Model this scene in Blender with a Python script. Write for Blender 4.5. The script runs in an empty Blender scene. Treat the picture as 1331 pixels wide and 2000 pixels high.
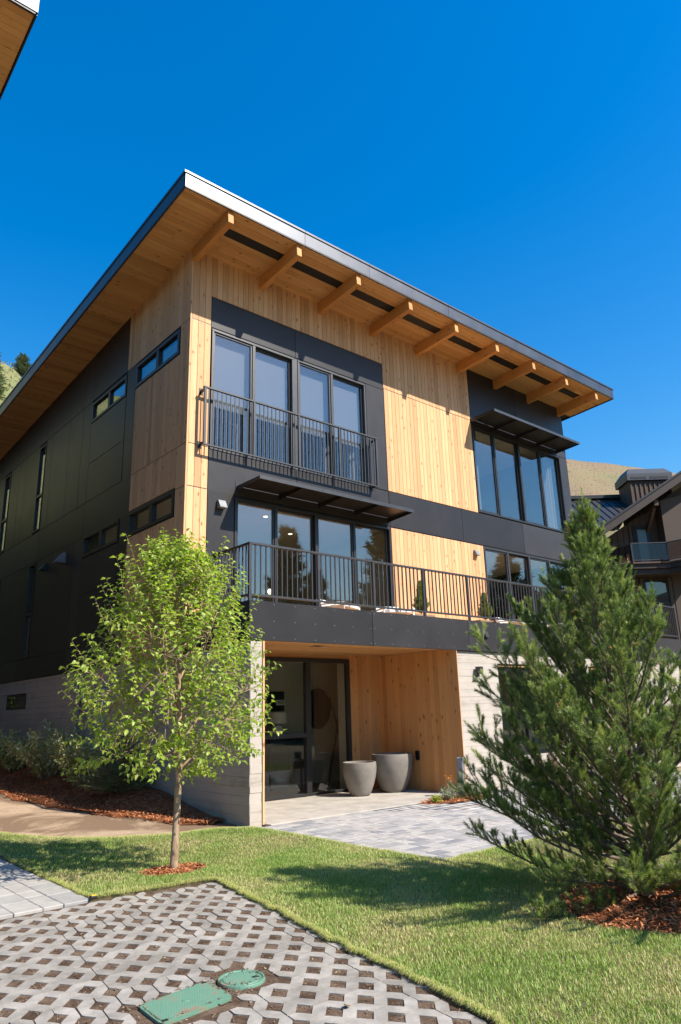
import bpy, bmesh, math, random
import numpy as np
from mathutils import Vector, Matrix, geometry

random.seed(7)
RNG = np.random.default_rng(11)
SC = bpy.context.scene
COL = SC.collection

# ------------------------------------------------------------------ camera
CAM = (-6.923, -10.470, 1.75)
PITCH, ROLL, YAW = math.radians(15.803), math.radians(-1.666), math.radians(40.913)
fw = Vector((math.sin(YAW) * math.cos(PITCH), math.cos(YAW) * math.cos(PITCH), math.sin(PITCH)))
rt = Vector((math.cos(YAW), -math.sin(YAW), 0))
up = rt.cross(fw)
r2 = rt * math.cos(ROLL) + up * math.sin(ROLL)
u2 = up * math.cos(ROLL) - rt * math.sin(ROLL)
cam = bpy.data.cameras.new('camera')
cam.sensor_fit = 'VERTICAL'
cam.sensor_height = 36.0
cam.sensor_width = 24.0
cam.lens = 1381.7 / 2000 * 36
cam.clip_start = 0.05
cam.clip_end = 3000
camo = bpy.data.objects.new('camera', cam)
COL.objects.link(camo)
m = Matrix((r2, u2, -fw)).transposed().to_4x4()
m.translation = Vector(CAM)
camo.matrix_world = m
SC.camera = camo

# ------------------------------------------------------------------ light
SUND = Vector((0.43, -1.0, 1.08)).normalized()      # towards the sun
world = bpy.data.worlds.new('World')
SC.world = world
world.use_nodes = True
nt = world.node_tree
nt.nodes.clear()
sky = nt.nodes.new('ShaderNodeTexSky')
sky.sky_type = 'NISHITA'
sky.sun_disc = False
sky.sun_elevation = math.asin(SUND.z)
sky.sun_rotation = math.atan2(SUND.x, SUND.y)
sky.altitude = 0
sky.air_density = 1.6
sky.dust_density = 0.7
sky.ozone_density = 6.0
hs = nt.nodes.new('ShaderNodeHueSaturation')
hs.inputs['Saturation'].default_value = 1.43
hs.inputs['Hue'].default_value = 0.505
bg = nt.nodes.new('ShaderNodeBackground')
bg.inputs['Strength'].default_value = 0.10
wo = nt.nodes.new('ShaderNodeOutputWorld')
nt.links.new(sky.outputs[0], hs.inputs['Color'])
nt.links.new(hs.outputs[0], bg.inputs['Color'])
nt.links.new(bg.outputs[0], wo.inputs['Surface'])
sun = bpy.data.lights.new('sun', 'SUN')
sun.energy = 4.5
sun.angle = math.radians(0.53)
sun.color = (1.0, 0.93, 0.83)
suno = bpy.data.objects.new('sun', sun)
suno.rotation_euler = SUND.to_track_quat('Z', 'Y').to_euler()
COL.objects.link(suno)
SC.view_settings.view_transform = 'Standard'
SC.view_settings.look = 'None'
SC.view_settings.exposure = 0.98
SC.view_settings.gamma = 1.0
SC.view_settings.use_curve_mapping = False
SC.cycles.max_bounces = 8
SC.cycles.transparent_max_bounces = 16

# ------------------------------------------------------------------ materials
def mat_new(name):
    m = bpy.data.materials.new(name)
    m.use_nodes = True
    t = m.node_tree
    t.nodes.clear()
    return m, t

def N(t, typ, **kw):
    n = t.nodes.new(typ)
    for k, v in kw.items():
        if k.startswith('i_'):
            n.inputs[k[2:].replace('_', ' ')].default_value = v
        else:
            setattr(n, k, v)
    return n

def L(t, a, b):
    t.links.new(a, b)

def ramp(t, fac, stops):
    r = t.nodes.new('ShaderNodeValToRGB')
    e = r.color_ramp.elements
    while len(e) < len(stops):
        e.new(0.5)
    for i, (p, c) in enumerate(stops):
        e[i].position = p
        e[i].color = (c[0], c[1], c[2], 1) if hasattr(c, '__len__') else (c, c, c, 1)
    if fac is not None:
        L(t, fac, r.inputs[0])
    return r.outputs[0]

def math_n(t, op, a, b=None):
    n = t.nodes.new('ShaderNodeMath')
    n.operation = op
    for i, v in enumerate((a, b)):
        if v is None:
            continue
        if isinstance(v, (int, float)):
            n.inputs[i].default_value = v
        else:
            L(t, v, n.inputs[i])
    return n.outputs[0]

def mixc(t, fac, a, b, blend='MIX'):
    n = t.nodes.new('ShaderNodeMix')
    n.data_type = 'RGBA'
    n.blend_type = blend
    for sock, v in ((n.inputs[0], fac), (n.inputs[6], a), (n.inputs[7], b)):
        if isinstance(v, (int, float)):
            sock.default_value = v
        elif isinstance(v, (tuple, list)):
            sock.default_value = (*v[:3], 1)
        else:
            L(t, v, sock)
    return n.outputs[2]

def coords(t, scale=(1, 1, 1), rnd=True, kind='Object'):
    tc = t.nodes.new('ShaderNodeTexCoord')
    mp = t.nodes.new('ShaderNodeMapping')
    mp.inputs['Scale'].default_value = scale
    L(t, tc.outputs[kind], mp.inputs['Vector'])
    if rnd:
        oi = t.nodes.new('ShaderNodeObjectInfo')
        v = t.nodes.new('ShaderNodeVectorMath')
        v.operation = 'SCALE'
        v.inputs[0].default_value = (37.0, 53.0, 71.0)
        L(t, oi.outputs['Random'], v.inputs['Scale'])
        L(t, v.outputs[0], mp.inputs['Location'])
    return mp.outputs[0]

def noise(t, vec, scale, detail=4, rough=0.55, dist=0.0):
    n = t.nodes.new('ShaderNodeTexNoise')
    n.inputs['Scale'].default_value = scale
    n.inputs['Detail'].default_value = detail
    n.inputs['Roughness'].default_value = rough
    n.inputs['Distortion'].default_value = dist
    if vec is not None:
        L(t, vec, n.inputs['Vector'])
    return n.outputs[0]

def out_bsdf(t, color, rough=0.6, metal=0.0, spec=0.5, bump=None, bump_s=0.3, bump_d=0.01):
    b = t.nodes.new('ShaderNodeBsdfPrincipled')
    for k, v in (('Base Color', color), ('Roughness', rough), ('Metallic', metal), ('Specular IOR Level', spec)):
        if isinstance(v, (int, float)):
            b.inputs[k].default_value = v
        elif isinstance(v, (tuple, list)):
            b.inputs[k].default_value = (*v[:3], 1)
        else:
            L(t, v, b.inputs[k])
    if bump is not None:
        bn = t.nodes.new('ShaderNodeBump')
        bn.inputs['Strength'].default_value = bump_s
        bn.inputs['Distance'].default_value = bump_d
        L(t, bump, bn.inputs['Height'])
        L(t, bn.outputs[0], b.inputs['Normal'])
    o = t.nodes.new('ShaderNodeOutputMaterial')
    L(t, b.outputs[0], o.inputs['Surface'])
    return b

def rand_out(t):
    return t.nodes.new('ShaderNodeObjectInfo').outputs['Random']

def wood(name, axis, base=(0.82, 0.475, 0.245), dark=0.72):
    m, t = mat_new(name)
    sc = [22, 22, 22]
    sc[axis] = 1.1
    v = coords(t, tuple(sc))
    g = noise(t, v, 1.6, 6, 0.62, 1.2)
    sc2 = [2.2, 2.2, 2.2]
    sc2[axis] = 0.5
    v2 = coords(t, tuple(sc2))
    big = noise(t, v2, 1.0, 2)
    rnd = rand_out(t)
    c1 = tuple(c * dark for c in base)
    c = mixc(t, ramp(t, g, [(0.3, 0.0), (0.72, 1.0)]), c1, base)
    tint = ramp(t, rnd, [(0.0, (0.72, 0.66, 0.60)), (0.3, (1.0, 0.98, 0.95)), (0.55, (0.84, 0.78, 0.70)), (0.8, (1.05, 1.04, 1.02)), (1.0, (0.92, 0.86, 0.78))])
    c = mixc(t, 1.0, c, tint, 'MULTIPLY')
    c = mixc(t, ramp(t, big, [(0.42, 0.0), (0.75, 0.45)]), c, (base[0] * 0.78, base[1] * 0.66, base[2] * 0.55))
    # knots
    sk = [5.5, 5.5, 5.5]
    sk[axis] = 3.0
    vk = coords(t, tuple(sk))
    vo = t.nodes.new('ShaderNodeTexVoronoi')
    vo.inputs['Scale'].default_value = 1.0
    L(t, vk, vo.inputs['Vector'])
    k = ramp(t, vo.outputs['Distance'], [(0.0, 1.0), (0.075, 0.9), (0.13, 0.32), (0.22, 0.0)])
    c = mixc(t, k, c, (base[0] * 0.34, base[1] * 0.24, base[2] * 0.16))
    b = out_bsdf(t, c, 0.62, 0, 0.3, g, 0.25, 0.004)
    return m

def plain(name, color, rough=0.5, metal=0.0, spec=0.5, var=0.12, scale=6.0, bump=0.0, objrand=0.0):
    m, t = mat_new(name)
    v = coords(t)
    n = noise(t, v, scale, 5, 0.6)
    lo = tuple(c * (1 - var) for c in color)
    hi = tuple(min(1, c * (1 + var)) for c in color)
    c = mixc(t, ramp(t, n, [(0.3, 0.0), (0.7, 1.0)]), lo, hi)
    if objrand:
        tint = ramp(t, rand_out(t), [(0, 1 - objrand), (1, 1 + objrand)])
        c = mixc(t, 1.0, c, tint, 'MULTIPLY')
    fine = noise(t, v, scale * 14, 3, 0.6)
    rr = math_n(t, 'ADD', math_n(t, 'MULTIPLY', n, 0.16), rough - 0.08)
    out_bsdf(t, c, rr, metal, spec, fine if bump else None, bump, 0.004)
    return m

def panel_mat():
    m, t = mat_new('charcoal_panel')
    v = coords(t, kind='Object')
    n = noise(t, v, 1.4, 5, 0.6, 0.4)
    n2 = noise(t, v, 45, 3, 0.7)
    c = mixc(t, n, (0.024, 0.0215, 0.0212), (0.043, 0.0395, 0.040))
    # faint specks of mineral on the board face
    vo = t.nodes.new('ShaderNodeTexVoronoi')
    vo.inputs['Scale'].default_value = 5.5
    L(t, v, vo.inputs['Vector'])
    sp = ramp(t, vo.outputs['Distance'], [(0.0, 0.55), (0.035, 0.3), (0.06, 0.0)])
    c = mixc(t, sp, c, (0.20, 0.20, 0.20))
    c = mixc(t, 1.0, c, ramp(t, rand_out(t), [(0, 0.72), (1, 1.25)]), 'MULTIPLY')
    rr = math_n(t, 'ADD', math_n(t, 'MULTIPLY', n, 0.12), 0.33)
    out_bsdf(t, c, rr, 0, 0.29, n2, 0.12, 0.002)
    return m

def concrete_mat(name, base, board=0.15, streak=0.5):
    m, t = mat_new(name)
    tc = t.nodes.new('ShaderNodeTexCoord')
    geo = t.nodes.new('ShaderNodeNewGeometry')
    pos = geo.outputs['Position']
    sep = t.nodes.new('ShaderNodeSeparateXYZ')
    L(t, pos, sep.inputs[0])
    row = math_n(t, 'FLOOR', math_n(t, 'DIVIDE', sep.outputs[2], board))
    wn = t.nodes.new('ShaderNodeTexWhiteNoise')
    wn.noise_dimensions = '1D'
    L(t, row, wn.inputs['W'])
    mp = t.nodes.new('ShaderNodeMapping')
    mp.inputs['Scale'].default_value = (1.2, 1.2, 16)
    L(t, pos, mp.inputs[0])
    n1 = noise(t, mp.outputs[0], 1.5, 6, 0.62, 0.8)
    n2 = noise(t, pos, 2.3, 6, 0.65)
    n3 = noise(t, pos, 60, 3)
    f = math_n(t, 'ADD', math_n(t, 'MULTIPLY', n1, 0.45 * streak + 0.1), math_n(t, 'MULTIPLY', n2, 0.55))
    f = math_n(t, 'ADD', f, math_n(t, 'MULTIPLY', math_n(t, 'SUBTRACT', wn.outputs[0], 0.5), 0.16 * streak))
    c = ramp(t, f, [(0.24, tuple(x * 0.62 for x in base)), (0.40, tuple(x * 0.9 for x in base)), (0.6, base), (0.8, tuple(min(1, x * 1.13) for x in base))])
    h = math_n(t, 'ADD', n1, math_n(t, 'MULTIPLY', n3, 0.4))
    out_bsdf(t, c, 0.82, 0, 0.25, h, 0.35, 0.006)
    return m

def glass_mat(name, tint=(0.86, 0.90, 0.88), base=0.10, gain=1.6, ripple=0.0):
    m, t = mat_new(name)
    lw = t.nodes.new('ShaderNodeLayerWeight')       # facing works alike from both sides of the pane
    lw.inputs['Blend'].default_value = 0.5
    f5 = math_n(t, 'POWER', lw.outputs['Facing'], 5.0)
    fac = math_n(t, 'MINIMUM', math_n(t, 'ADD', math_n(t, 'MULTIPLY', f5, gain), base), 0.95)
    tr = t.nodes.new('ShaderNodeBsdfTransparent')
    tr.inputs[0].default_value = (*tint, 1)
    gl = t.nodes.new('ShaderNodeBsdfGlossy')
    gl.inputs['Roughness'].default_value = 0.0
    gl.inputs['Color'].default_value = (0.93, 0.95, 0.97, 1)
    if ripple:
        v = coords(t)
        bn = t.nodes.new('ShaderNodeBump')
        bn.inputs['Strength'].default_value = ripple
        bn.inputs['Distance'].default_value = 0.01
        L(t, noise(t, v, 1.3, 2), bn.inputs['Height'])
        L(t, bn.outputs[0], gl.inputs['Normal'])
    mx = t.nodes.new('ShaderNodeMixShader')
    L(t, fac, mx.inputs[0])
    L(t, tr.outputs[0], mx.inputs[1])
    L(t, gl.outputs[0], mx.inputs[2])
    o = t.nodes.new('ShaderNodeOutputMaterial')
    L(t, mx.outputs[0], o.inputs['Surface'])
    return m

def leaf_mat(name, stops, transl=0.35, rough=0.45, spec=0.4):
    """stops: ramp over the mesh's own per-leaf random value 'tint'"""
    m, t = mat_new(name)
    a = t.nodes.new('ShaderNodeAttribute')
    a.attribute_name = 'tint'
    c = ramp(t, a.outputs['Fac'], stops)
    b = t.nodes.new('ShaderNodeBsdfPrincipled')
    L(t, c, b.inputs['Base Color'])
    b.inputs['Roughness'].default_value = rough
    b.inputs['Specular IOR Level'].default_value = spec
    o = t.nodes.new('ShaderNodeOutputMaterial')
    if transl:
        tl = t.nodes.new('ShaderNodeBsdfTranslucent')
        c2 = mixc(t, 1.0, c, (1.25, 1.3, 0.6), 'MULTIPLY')
        L(t, c2, tl.inputs[0])
        mx = t.nodes.new('ShaderNodeMixShader')
        mx.inputs[0].default_value = transl
        L(t, b.outputs[0], mx.inputs[1])
        L(t, tl.outputs[0], mx.inputs[2])
        L(t, mx.outputs[0], o.inputs['Surface'])
    else:
        L(t, b.outputs[0], o.inputs['Surface'])
    return m

def emit_mat(name, color, s):
    m, t = mat_new(name)
    e = t.nodes.new('ShaderNodeEmission')
    e.inputs[0].default_value = (*color, 1)
    e.inputs[1].default_value = s
    o = t.nodes.new('ShaderNodeOutputMaterial')
    L(t, e.outputs[0], o.inputs['Surface'])
    return m

M = {}
M['wood_z'] = wood('larch_upright', 2)
M['wood_x'] = wood('larch_soffit', 0, (0.74, 0.405, 0.16), 0.78)
M['wood_y'] = wood('larch_along_y', 1, (0.74, 0.405, 0.16), 0.78)
M['lining'] = wood('larch_lining', 2, (0.72, 0.37, 0.14), 0.78)
M['beam'] = wood('glulam', 1, (0.74, 0.345, 0.11), 0.80)
M['panel'] = panel_mat()
M['backing'] = plain('black_membrane', (0.012, 0.012, 0.013), 0.8, var=0.2)
M['metal'] = plain('charcoal_metal', (0.030, 0.0305, 0.033), 0.42, 0.0, 0.6, 0.08)
M['bronze'] = plain('dark_bronze_frame', (0.016, 0.0155, 0.016), 0.40, 0.0, 0.55, 0.08)
M['fascia'] = plain('grey_roof_metal', (0.085, 0.089, 0.098), 0.42, 0.8, 0.5, 0.10, 1.5)
M['fascia_black'] = plain('black_edge_metal', (0.02, 0.02, 0.022), 0.5)
M['concrete'] = concrete_mat('board_formed_concrete', (0.46, 0.405, 0.345))
M['slab'] = concrete_mat('smooth_slab_concrete', (0.46, 0.42, 0.36), 3.0, 0.1)
M['glass'] = glass_mat('window_glass', (0.95, 0.96, 0.95), 0.115, 0.9)
M['glass_door'] = glass_mat('door_glass', (0.94, 0.955, 0.93), 0.045, 0.9)
M['shade'] = plain('roller_shade', (0.115, 0.12, 0.135), 0.9, var=0.03)
M['room_wall'] = plain('room_paint', (0.44, 0.42, 0.34), 0.9, var=0.03)
M['room_ceiling'] = plain('room_ceiling', (0.66, 0.64, 0.54), 0.9, var=0.02)
M['room_floor'] = plain('room_floor', (0.22, 0.15, 0.09), 0.5, var=0.2)
M['dark_furn'] = plain('dark_walnut', (0.022, 0.010, 0.007), 0.5)
M['black'] = plain('black_paint', (0.01, 0.01, 0.01), 0.5)
M['white'] = plain('white_paint', (0.78, 0.78, 0.76), 0.6, var=0.03)
M['white_cloth'] = plain('white_cushion', (0.75, 0.74, 0.72), 0.9, var=0.05)
M['linen'] = plain('linen_lamp_shade', (0.55, 0.52, 0.45), 0.9, var=0.04)
M['lamp'] = emit_mat('lamp_glow', (1.0, 0.66, 0.30), 6.0)
M['down'] = emit_mat('downlight_glow', (1.0, 0.85, 0.6), 4.0)
M['pot'] = concrete_mat('taupe_pot', (0.25, 0.225, 0.195), 5.0, 0.05)
M['zinc'] = plain('galvanised', (0.20, 0.21, 0.225), 0.5, 0.4, var=0.2)
M['grey_box'] = plain('grey_enclosure', (0.30, 0.32, 0.34), 0.5, var=0.08)
M['blue'] = plain('blue_label', (0.02, 0.06, 0.30), 0.4)

# ------------------------------------------------------------------ builders
W = {}

def org(p):
    return W.get(p.name, Vector((0, 0, 0))) if p else Vector((0, 0, 0))

def put(o, parent, loc, label=None, category=None, group=None, kind=None):
    """link o with its origin at loc (coordinates of the thing's own frame)"""
    COL.objects.link(o)
    loc = Vector(loc)
    if parent:
        o.parent = parent
        o.location = loc - org(parent)
    else:
        o.location = loc
    W[o.name] = loc
    if label:
        o['label'] = label
    if category:
        o['category'] = category
    if group:
        o['group'] = group
    if kind:
        o['kind'] = kind
    return o

def thing(name, loc, label, category, group=None, rz=0.0):
    e = bpy.data.objects.new(name, None)
    e.empty_display_size = 0.2
    put(e, None, loc, label, category, group)
    if rz:
        e.rotation_euler.z = rz
        W[e.name] = Vector((0, 0, 0))
    return e

BOXC = {}

def box_data(dx, dy, dz, c=0.0):
    hx, hy, hz = dx / 2, dy / 2, dz / 2
    if c <= 0:
        v = [(sx * hx, sy * hy, sz * hz) for sx in (-1, 1) for sy in (-1, 1) for sz in (-1, 1)]
        f = [(0, 1, 3, 2), (4, 6, 7, 5), (0, 4, 5, 1), (2, 3, 7, 6), (0, 2, 6, 4), (1, 5, 7, 3)]
        return v, f
    c = min(c, hx * 0.45, hy * 0.45, hz * 0.45)
    v, idx = [], {}
    for sx in (-1, 1):
        for sy in (-1, 1):
            for sz in (-1, 1):
                for a in range(3):
                    q = [sx * (hx - c), sy * (hy - c), sz * (hz - c)]
                    q[a] = (sx, sy, sz)[a] * (hx, hy, hz)[a]
                    idx[(sx, sy, sz, a)] = len(v)
                    v.append(tuple(q))
    f = []
    for a in range(3):
        b, d = (a + 1) % 3, (a + 2) % 3
        for s in (-1, 1):
            ring = []
            for sb, sd in ((-1, -1), (1, -1), (1, 1), (-1, 1)):
                k = [0, 0, 0]
                k[a], k[b], k[d] = s, sb, sd
                ring.append(idx[(*k, a)])
            f.append(tuple(ring if s > 0 else ring[::-1]))
    for a in range(3):            # chamfer strips along each edge direction a
        b, d = (a + 1) % 3, (a + 2) % 3
        for sb in (-1, 1):
            for sd in (-1, 1):
                q = []
                for sa, ax in ((-1, b), (1, b), (1, d), (-1, d)):
                    k = [0, 0, 0]
                    k[a], k[b], k[d] = sa, sb, sd
                    q.append(idx[(*k, ax)])
                f.append(tuple(q if sb * sd < 0 else q[::-1]))
    for sx in (-1, 1):
        for sy in (-1, 1):
            for sz in (-1, 1):
                q = (idx[(sx, sy, sz, 0)], idx[(sx, sy, sz, 1)], idx[(sx, sy, sz, 2)])
                f.append(q if sx * sy * sz > 0 else q[::-1])
    return v, f

def box_mesh(dx, dy, dz, mat, c=0.0):
    key = (round(dx, 4), round(dy, 4), round(dz, 4), round(c, 4), mat)
    if key not in BOXC:
        v, f = box_data(dx, dy, dz, c)
        me = bpy.data.meshes.new('box')
        me.from_pydata(v, [], f)
        me.materials.append(M[mat])
        BOXC[key] = me
    return BOXC[key]

def bx(parent, name, x, y, z, mat, c=0.0, **kw):
    x, y, z = sorted(x), sorted(y), sorted(z)
    me = box_mesh(x[1] - x[0], y[1] - y[0], z[1] - z[0], mat, c)
    o = bpy.data.objects.new(name, me)
    return put(o, parent, ((x[0] + x[1]) / 2, (y[0] + y[1]) / 2, (z[0] + z[1]) / 2), **kw)

class MB:
    """collects geometry for one mesh object"""
    def __init__(s):
        s.v, s.f = [], []
    def add(s, v, f, loc=(0, 0, 0)):
        b = len(s.v)
        s.v += [(p[0] + loc[0], p[1] + loc[1], p[2] + loc[2]) for p in v]
        s.f += [tuple(i + b for i in q) for q in f]
        return s
    def box(s, x, y, z, c=0.0):
        x, y, z = sorted(x), sorted(y), sorted(z)
        v, f = box_data(x[1] - x[0], y[1] - y[0], z[1] - z[0], c)
        return s.add(v, f, ((x[0] + x[1]) / 2, (y[0] + y[1]) / 2, (z[0] + z[1]) / 2))
    def obox(s, a, b, w, h, c=0.0):
        """bar from a to b, w wide (horizontal), h high"""
        a, b = Vector(a), Vector(b)
        d = b - a
        v, f = box_data(d.length, w, h, c)
        x = d.normalized()
        yv = Vector((0, 0, 1)).cross(x)
        if yv.length < 1e-4:
            yv = Vector((0, 1, 0))
        yv.normalize()
        zv = x.cross(yv)
        mid = (a + b) / 2
        return s.add([tuple(mid + x * p[0] + yv * p[1] + zv * p[2]) for p in v], f)
    def tube(s, pts, rad, n=6, cap=True):
        pts = [Vector(p) for p in pts]
        b = len(s.v)
        ref = Vector((0.31, 0.17, 0.93))
        for i, p in enumerate(pts):
            d = (pts[min(i + 1, len(pts) - 1)] - pts[max(i - 1, 0)])
            d = d.normalized() if d.length > 1e-9 else Vector((0, 0, 1))
            e1 = d.cross(ref)
            if e1.length < 1e-3:
                e1 = d.cross(Vector((1, 0, 0)))
            e1.normalize()
            e2 = d.cross(e1)
            r = rad[i] if hasattr(rad, '__len__') else rad
            for k in range(n):
                a = 2 * math.pi * k / n
                q = p + (e1 * math.cos(a) + e2 * math.sin(a)) * r
                s.v.append((q.x, q.y, q.z))
        for i in range(len(pts) - 1):
            for k in range(n):
                k2 = (k + 1) % n
                s.f.append((b + i * n + k, b + (i + 1) * n + k, b + (i + 1) * n + k2, b + i * n + k2))
        if cap:
            s.f.append(tuple(b + k for k in range(n)))
            s.f.append(tuple(b + (len(pts) - 1) * n + k for k in reversed(range(n))))
        return s
    def lathe(s, prof, n=40, loc=(0, 0, 0)):
        b = len(s.v)
        for r, z in prof:
            for k in range(n):
                a = 2 * math.pi * k / n
                s.v.append((loc[0] + r * math.cos(a), loc[1] + r * math.sin(a), loc[2] + z))
        for i in range(len(prof) - 1):
            for k in range(n):
                k2 = (k + 1) % n
                s.f.append((b + i * n + k, b + i * n + k2, b + (i + 1) * n + k2, b + (i + 1) * n + k))
        return s
    def prism(s, poly, axis, a0, a1):
        """poly of 2-d points extruded along axis (0,1,2)"""
        b = len(s.v)
        n = len(poly)
        for a in (a0, a1):
            for p in poly:
                q = list(p)
                q.insert(axis, a)
                s.v.append(tuple(q))
        s.f.append(tuple(b + i for i in reversed(range(n))))
        s.f.append(tuple(b + n + i for i in range(n)))
        for i in range(n):
            j = (i + 1) % n
            s.f.append((b + i, b + j, b + n + j, b + n + i))
        return s
    def build(s, name, mat, parent=None, loc=None, smooth=False, **kw):
        if loc is None:
            a = np.array(s.v)
            loc = (a.min(0) + a.max(0)) / 2
            if not parent:
                loc[2] = a[:, 2].min()
        loc = Vector([float(q) for q in loc])
        me = bpy.data.meshes.new(name)
        me.from_pydata([(p[0] - loc[0], p[1] - loc[1], p[2] - loc[2]) for p in s.v], [], s.f)
        bmm = bmesh.new()
        bmm.from_mesh(me)
        bmesh.ops.recalc_face_normals(bmm, faces=bmm.faces)
        bmm.to_mesh(me)
        bmm.free()
        me.materials.append(M[mat])
        if smooth:
            me.polygons.foreach_set('use_smooth', [True] * len(me.polygons))
            if smooth == 'auto':
                me.set_sharp_from_angle(angle=math.radians(40))
        o = bpy.data.objects.new(name, me)
        return put(o, parent, loc, **kw)

def np_mesh(name, V, F, mat, tint=None, smooth=False):
    """fast mesh from arrays; F is (n,3) or (n,4); tint per face"""
    V = np.asarray(V, np.float32)
    F = np.asarray(F, np.int32)
    me = bpy.data.meshes.new(name)
    me.vertices.add(len(V))
    me.vertices.foreach_set('co', V.ravel())
    k = F.shape[1]
    me.loops.add(F.size)
    me.loops.foreach_set('vertex_index', F.ravel())
    me.polygons.add(len(F))
    me.polygons.foreach_set('loop_start', np.arange(0, F.size, k, dtype=np.int32))
    if smooth:
        me.polygons.foreach_set('use_smooth', np.ones(len(F), bool))
    me.update(calc_edges=True)
    if tint is not None:
        at = me.attributes.new('tint', 'FLOAT', 'FACE')
        at.data.foreach_set('value', np.asarray(tint, np.float32))
    me.materials.append(M[mat])
    return me

def np_obj(name, V, F, mat, parent=None, loc=(0, 0, 0), tint=None, smooth=False, **kw):
    V = np.asarray(V, float) - np.asarray(loc, float)
    o = bpy.data.objects.new(name, np_mesh(name, V, F, mat, tint, smooth))
    return put(o, parent, loc, **kw)
# ================================================================== the house
YF, XR, YB = 2.56, 15.35, 24.0          # front plane, right end, back end
EY, EX0, EX1 = 0.90, -1.12, 16.25       # eaves
ZT1, ZT2, ZT3 = 10.55, 7.50, 6.52       # reveal lines
def SOF(y):
    return 12.38 - 0.06 * (y - YF)
SL = -math.atan(0.06)

house = thing('modern_house', (7.5, 10, 0), 'large three-storey modern house clad in larch boards and charcoal panels under a big overhanging roof', 'house')

def fr(face, a, o, z):
    """box ranges on a facade: a along it, o outwards"""
    if face == 'front':
        return a, (YF - o[0], YF - o[1]), z
    return (-o[0], -o[1]), a, z

# ---- backing walls (one mesh for each facade)
wf = MB()
for a, z in (((0, 0.53), (2.95, 12.5)), ((0.53, 6.1), (10.47, 12.5)), ((5.38, 6.1), (6.45, 10.47)), ((0.53, 5.38), (6.42, 7.45)),
             ((0.53, 1.22), (3.0, 6.42)), ((6.1, 9.94), (3.0, 12.5)), ((9.94, XR), (10.40, 12.5)), ((9.94, XR), (6.48, 7.52)),
             ((9.94, 10.04), (3.0, 6.48)), ((14.88, XR), (7.52, 10.40)), ((14.9, XR), (3.0, 6.48))):
    wf.box(*fr('front', a, (-0.22, 0), z))
wf.build('front_wall', 'backing', house)
LW = ((2.56, 3.02, 2.95, 12.5), (3.02, 5.32, 10.48, 12.5), (3.02, 5.32, 6.55, 9.85), (3.02, 5.32, 2.95, 5.95), (5.32, 5.90, 2.95, 12.4),
      (5.90, 8.20, 10.46, 12.3), (5.90, 8.20, 6.54, 9.86), (5.90, 8.20, 2.95, 5.94), (8.20, 12.0, 2.95, 12.2), (12.62, 15.7, 2.95, 12.0),
      (12.0, 12.62, 10.45, 12.0), (12.0, 12.62, 6.50, 7.55), (12.0, 12.62, 2.95, 3.58), (15.7, 16.4, 10.45, 11.8), (15.7, 16.4, 6.5, 7.55),
      (15.7, 16.4, 2.95, 3.58), (16.4, YB, 2.95, 11.7))
wl = MB()
for y0, y1, z0, z1 in LW:
    wl.box((0, 0.22), (y0, y1), (z0, z1))
wl.build('side_wall', 'backing', house)
ow = MB()
ow.box((XR - 0.2, XR), (YF + 0.23, YB), (0, 12.3)).box((0.23, XR - 0.21), (YB - 0.25, YB), (0, 11.4))
ow.build('rear_wall', 'panel', house)

# ---- larch planks
PW = 0.148
def planks(face, a0, a1, z0, z1, mat='wood_z', top=None):
    n = max(1, round((a1 - a0) / PW))
    w = (a1 - a0) / n
    for i in range(n):
        p0, p1 = a0 + i * w, a0 + (i + 1) * w
        zt = z1 if top is None else min(z1, top(p1))
        d = 0.020 + random.uniform(-0.0012, 0.0012)
        bx(house, 'plank', *fr(face, (p0 + 0.0032, p1 - 0.0032), (0.001, d), (z0 + 0.008, zt - 0.008)), mat, 0.004)

for z0, z1 in ((3.74, ZT3), (ZT3, ZT2), (ZT2, ZT1), (ZT1, 12.44)):
    planks('front', 0.024, 0.52, z0, z1)
planks('front', 0.52, 6.09, 11.31, 12.44)
planks('front', 6.10, 9.93, ZT2, ZT1)
planks('front', 6.09, 9.93, ZT1, 12.44)
planks('front', 6.13, 10.03, 3.74, ZT3 - 0.04)
for z0, z1 in ((2.95, ZT3), (ZT3, ZT2), (ZT2, ZT1)):
    planks('left', 2.536, 2.99, z0, z1)
planks('left', 2.536, 5.88, ZT1, 12.5, top=lambda y: SOF(y) + 0.06)
planks('left', 3.01, 5.34, ZT2, 9.82)
planks('left', 3.01, 5.34, ZT3 + 0.05, ZT2)
planks('left', 3.01, 5.34, 2.95, 5.92)

# ---- charcoal panels
def panel(face, a0, a1, z0, z1, name='panel'):
    d = 0.014 + random.uniform(-0.001, 0.001)
    bx(house, name, *fr(face, (a0 + 0.006, a1 - 0.006), (0.001, d), (z0 + 0.006, z1 - 0.006)), 'panel', 0.002)

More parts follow.
